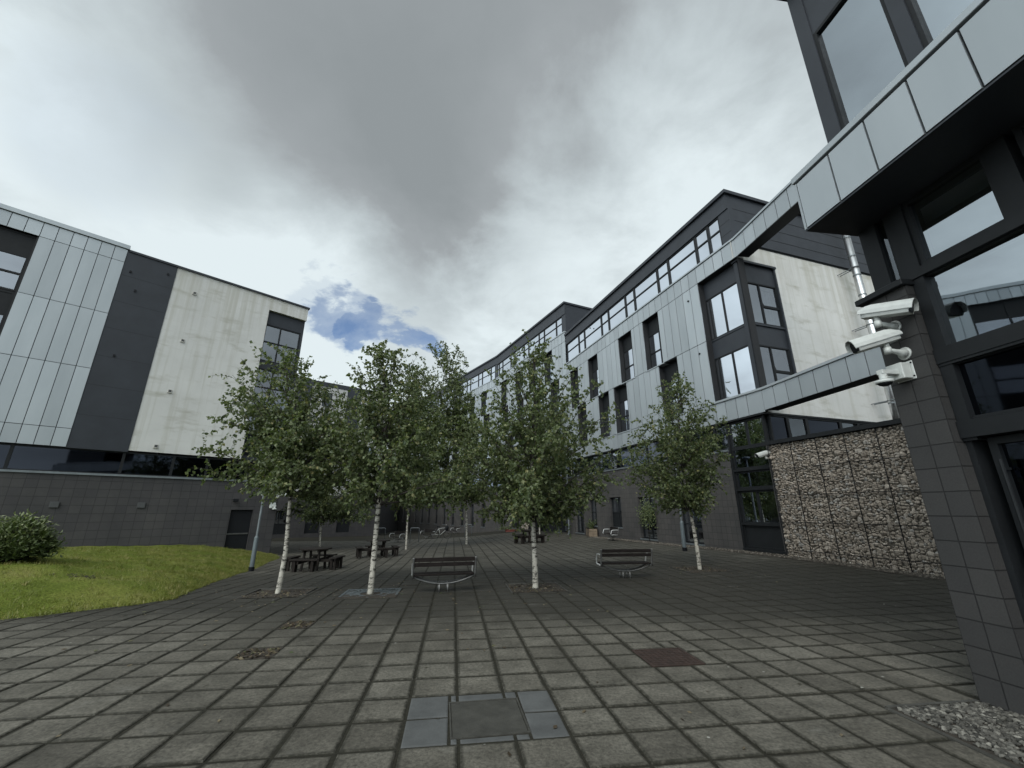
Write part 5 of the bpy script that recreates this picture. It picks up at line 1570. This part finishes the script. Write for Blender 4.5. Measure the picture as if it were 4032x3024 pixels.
e = empty('planter', G(1999, 2094), 0.2, 'low red planter with green plants at the wall near the stone pier', 'planter', 'wooden planters')
m = MB(); m.box(-.2, .9, -.2, .2, 0, .16); m.box(-.23, .93, -.23, .23, .16, .2); m.build('trough', 'red_paint', e)
rr = random.Random(6); lf = MB()
for k in range(420):
    leaf(lf, Vector((rr.gauss(-.15, .45), rr.uniform(-.2, .2), .2 + abs(rr.gauss(0, .16)))), rv(rr), Vector((0, 0, 1)), rr.uniform(.06, .12), min(1, max(0, rr.gauss(.6, .2))))
lf.build('foliage', 'leaf', e)
# climber on the wall window behind the lone birch
cl = empty('climbing_plant', MR @ Vector((-8.0, -.15, 0)), ROT_R, 'leafy plant spilling from the window sill of the dark block wall', 'plant')
lf = MB(); st = MB(); rr = random.Random(9)
st.tube([(.1, 0, tz(5, 23)), (.15, -.05, .8), (.0, 0, 1.6), (.25, 0, 2.0)], [.02, .015, .012, .006], 5, cap=False)
for k in range(700):
    x = rr.gauss(.1, .35); z = rr.gauss(1.55, .32)
    if abs(x - .1) > .75 or z < .75: continue
    leaf(lf, Vector((x, rr.uniform(-.2, .12), z)), (rv(rr) + Vector((0, -.4, -.4))).normalized(), Vector((0, -1, .5)), rr.uniform(.07, .13), min(1, max(0, rr.gauss(.55, .2))), .4)
st.build('stems', 'wood_dark', cl); lf.build('foliage', 'leaf', cl)

# ------------------------------------------------------------------ sky
W = bpy.data.worlds.new('World'); S.world = W; W.use_nodes = True
nt = W.node_tree
bg = nt.nodes['Background']; bg.inputs['Strength'].default_value = .1
tc = nt.nodes.new('ShaderNodeTexCoord')
SUN_AZ, SUN_EL = rad(-158), rad(42)
sky = nt.nodes.new('ShaderNodeTexSky'); sky.sky_type = 'NISHITA'; sky.sun_disc = False
sky.sun_elevation = SUN_EL; sky.sun_rotation = SUN_AZ; sky.air_density = 1.0; sky.dust_density = .6; sky.ozone_density = 2.0
sp = nt.nodes.new('ShaderNodeSeparateXYZ'); lnk(nt, tc.outputs['Generated'], sp.inputs[0])
zz = math_(nt, 'ADD', math_(nt, 'MAXIMUM', sp.outputs[2], 0.0), .22)
cv = nt.nodes.new('ShaderNodeCombineXYZ')
lnk(nt, math_(nt, 'DIVIDE', sp.outputs[0], zz), cv.inputs[0]); lnk(nt, math_(nt, 'DIVIDE', sp.outputs[1], zz), cv.inputs[1])
n_big = noise(nt, cv.outputs[0], 1.0, 8, .52, .15)
n_fine = noise(nt, cv.outputs[0], 2.6, 8, .60, .2)
val = math_(nt, 'ADD', math_(nt, 'MULTIPLY', math_(nt, 'SUBTRACT', n_big, .5), .62), math_(nt, 'MULTIPLY', math_(nt, 'SUBTRACT', n_fine, .5), .56))
val = math_(nt, 'ADD', val, .50)
def blob(xD, yD, r, wgt, noisy=0):
    d = ray(xD * K, yD * K).normalized()
    vm = nt.nodes.new('ShaderNodeVectorMath'); vm.operation = 'DOT_PRODUCT'; vm.inputs[1].default_value = d
    lnk(nt, tc.outputs['Generated'], vm.inputs[0])
    mr = nt.nodes.new('ShaderNodeMapRange'); mr.interpolation_type = 'SMOOTHSTEP'
    mr.inputs[1].default_value = math.cos(rad(r)); mr.inputs[2].default_value = 1.0; mr.inputs[3].default_value = 0; mr.inputs[4].default_value = wgt
    src = vm.outputs['Value']
    if noisy: src = math_(nt, 'ADD', src, math_(nt, 'MULTIPLY', math_(nt, 'SUBTRACT', n_fine, .5), noisy))
    lnk(nt, src, mr.inputs[0]); return mr.outputs[0]
for b in ((150, 250, 26, .04), (420, 480, 25, .28), (330, 330, 16, .08), (60, 480, 18, .10), (800, 750, 24, .34), (560, 740, 18, .22), (40, 330, 18, -.10), (200, 100, 20, -.08),
          (950, 250, 34, -.22), (760, 400, 22, -.10), (1150, 80, 34, -.10), (900, 520, 18, -.08), (1330, 440, 22, .24), (1180, 610, 17, .28), (1620, 260, 20, .12), (1480, 160, 14, .08), (1560, 480, 18, .12), (80, 60, 24, -.05), (450, 60, 22, -.06)):
    val = math_(nt, 'ADD', val, blob(*b, noisy=.06))
cloud = ramp(nt, val, [(0.04, (2.85, 3.15, 3.3)), (.32, (3.5, 3.82, 4.0)), (.56, (5.3, 5.95, 6.2)), (.92, (7.7, 8.6, 8.9))])
blue = blob(700, 655, 3.2, .22, .03)
for q in ((762, 684, 3.9, .62), (822, 710, 3.6, .50), (885, 730, 3.6, .42), (884, 774, 3.0, .62), (235, 295, 8, .14)):
    blue = math_(nt, 'ADD', blue, blob(*q, noisy=.03), True)
gate = ramp(nt, n_fine, [(.36, (0, 0, 0)), (.66, (1, 1, 1))])
bl = math_(nt, 'MULTIPLY', blue, math_(nt, 'ADD', math_(nt, 'MULTIPLY', gate, .6), .4), True)
skyc = mixc(nt, 1.0, sky.outputs[0], (1.25, 1.25, 1.3), 'MULTIPLY')
skyc = mixc(nt, bl, cloud, skyc)
# unseen sky behind the camera raised in brightness, added to light the facades
vm = nt.nodes.new('ShaderNodeVectorMath'); vm.operation = 'DOT_PRODUCT'; vm.inputs[1].default_value = (-.55, -.83, .05)
lnk(nt, tc.outputs['Generated'], vm.inputs[0])
mr = nt.nodes.new('ShaderNodeMapRange'); mr.interpolation_type = 'SMOOTHSTEP'
mr.inputs[1].default_value = -.05; mr.inputs[2].default_value = .75; mr.inputs[3].default_value = 1; mr.inputs[4].default_value = 3.6
lnk(nt, vm.outputs['Value'], mr.inputs[0])
sc_ = nt.nodes.new('ShaderNodeVectorMath'); sc_.operation = 'SCALE'; lnk(nt, skyc, sc_.inputs[0]); lnk(nt, mr.outputs[0], sc_.inputs['Scale'])
lnk(nt, sc_.outputs[0], bg.inputs['Color'])

sun = bpy.data.lights.new('sun', 'SUN'); sun.energy = 1.5; sun.angle = rad(30); sun.color = (1, .96, .9)
so = bpy.data.objects.new('sun', sun); COL.objects.link(so)
sd = Vector((math.sin(SUN_AZ) * math.cos(SUN_EL), math.cos(SUN_AZ) * math.cos(SUN_EL), math.sin(SUN_EL)))
so.rotation_euler = (-sd).to_track_quat('-Z', 'Y').to_euler()

# ------------------------------------------------------------------ camera and view
cam = bpy.data.cameras.new('camera'); co = bpy.data.objects.new('camera', cam); COL.objects.link(co)
co.location = (0, 0, EYE); co.rotation_euler = (PI / 2 + PITCH, 0, 0)
cam.sensor_width = 36; cam.lens = F_PX / 4032 * 36; cam.clip_end = 2000; cam.clip_start = .05
S.camera = co
S.view_settings.view_transform = 'Standard'; S.view_settings.look = 'None'; S.view_settings.gamma = 1; S.view_settings.exposure = 0
S.view_settings.use_curve_mapping = False
S.cycles.max_bounces = 8; S.cycles.transparent_max_bounces = 12
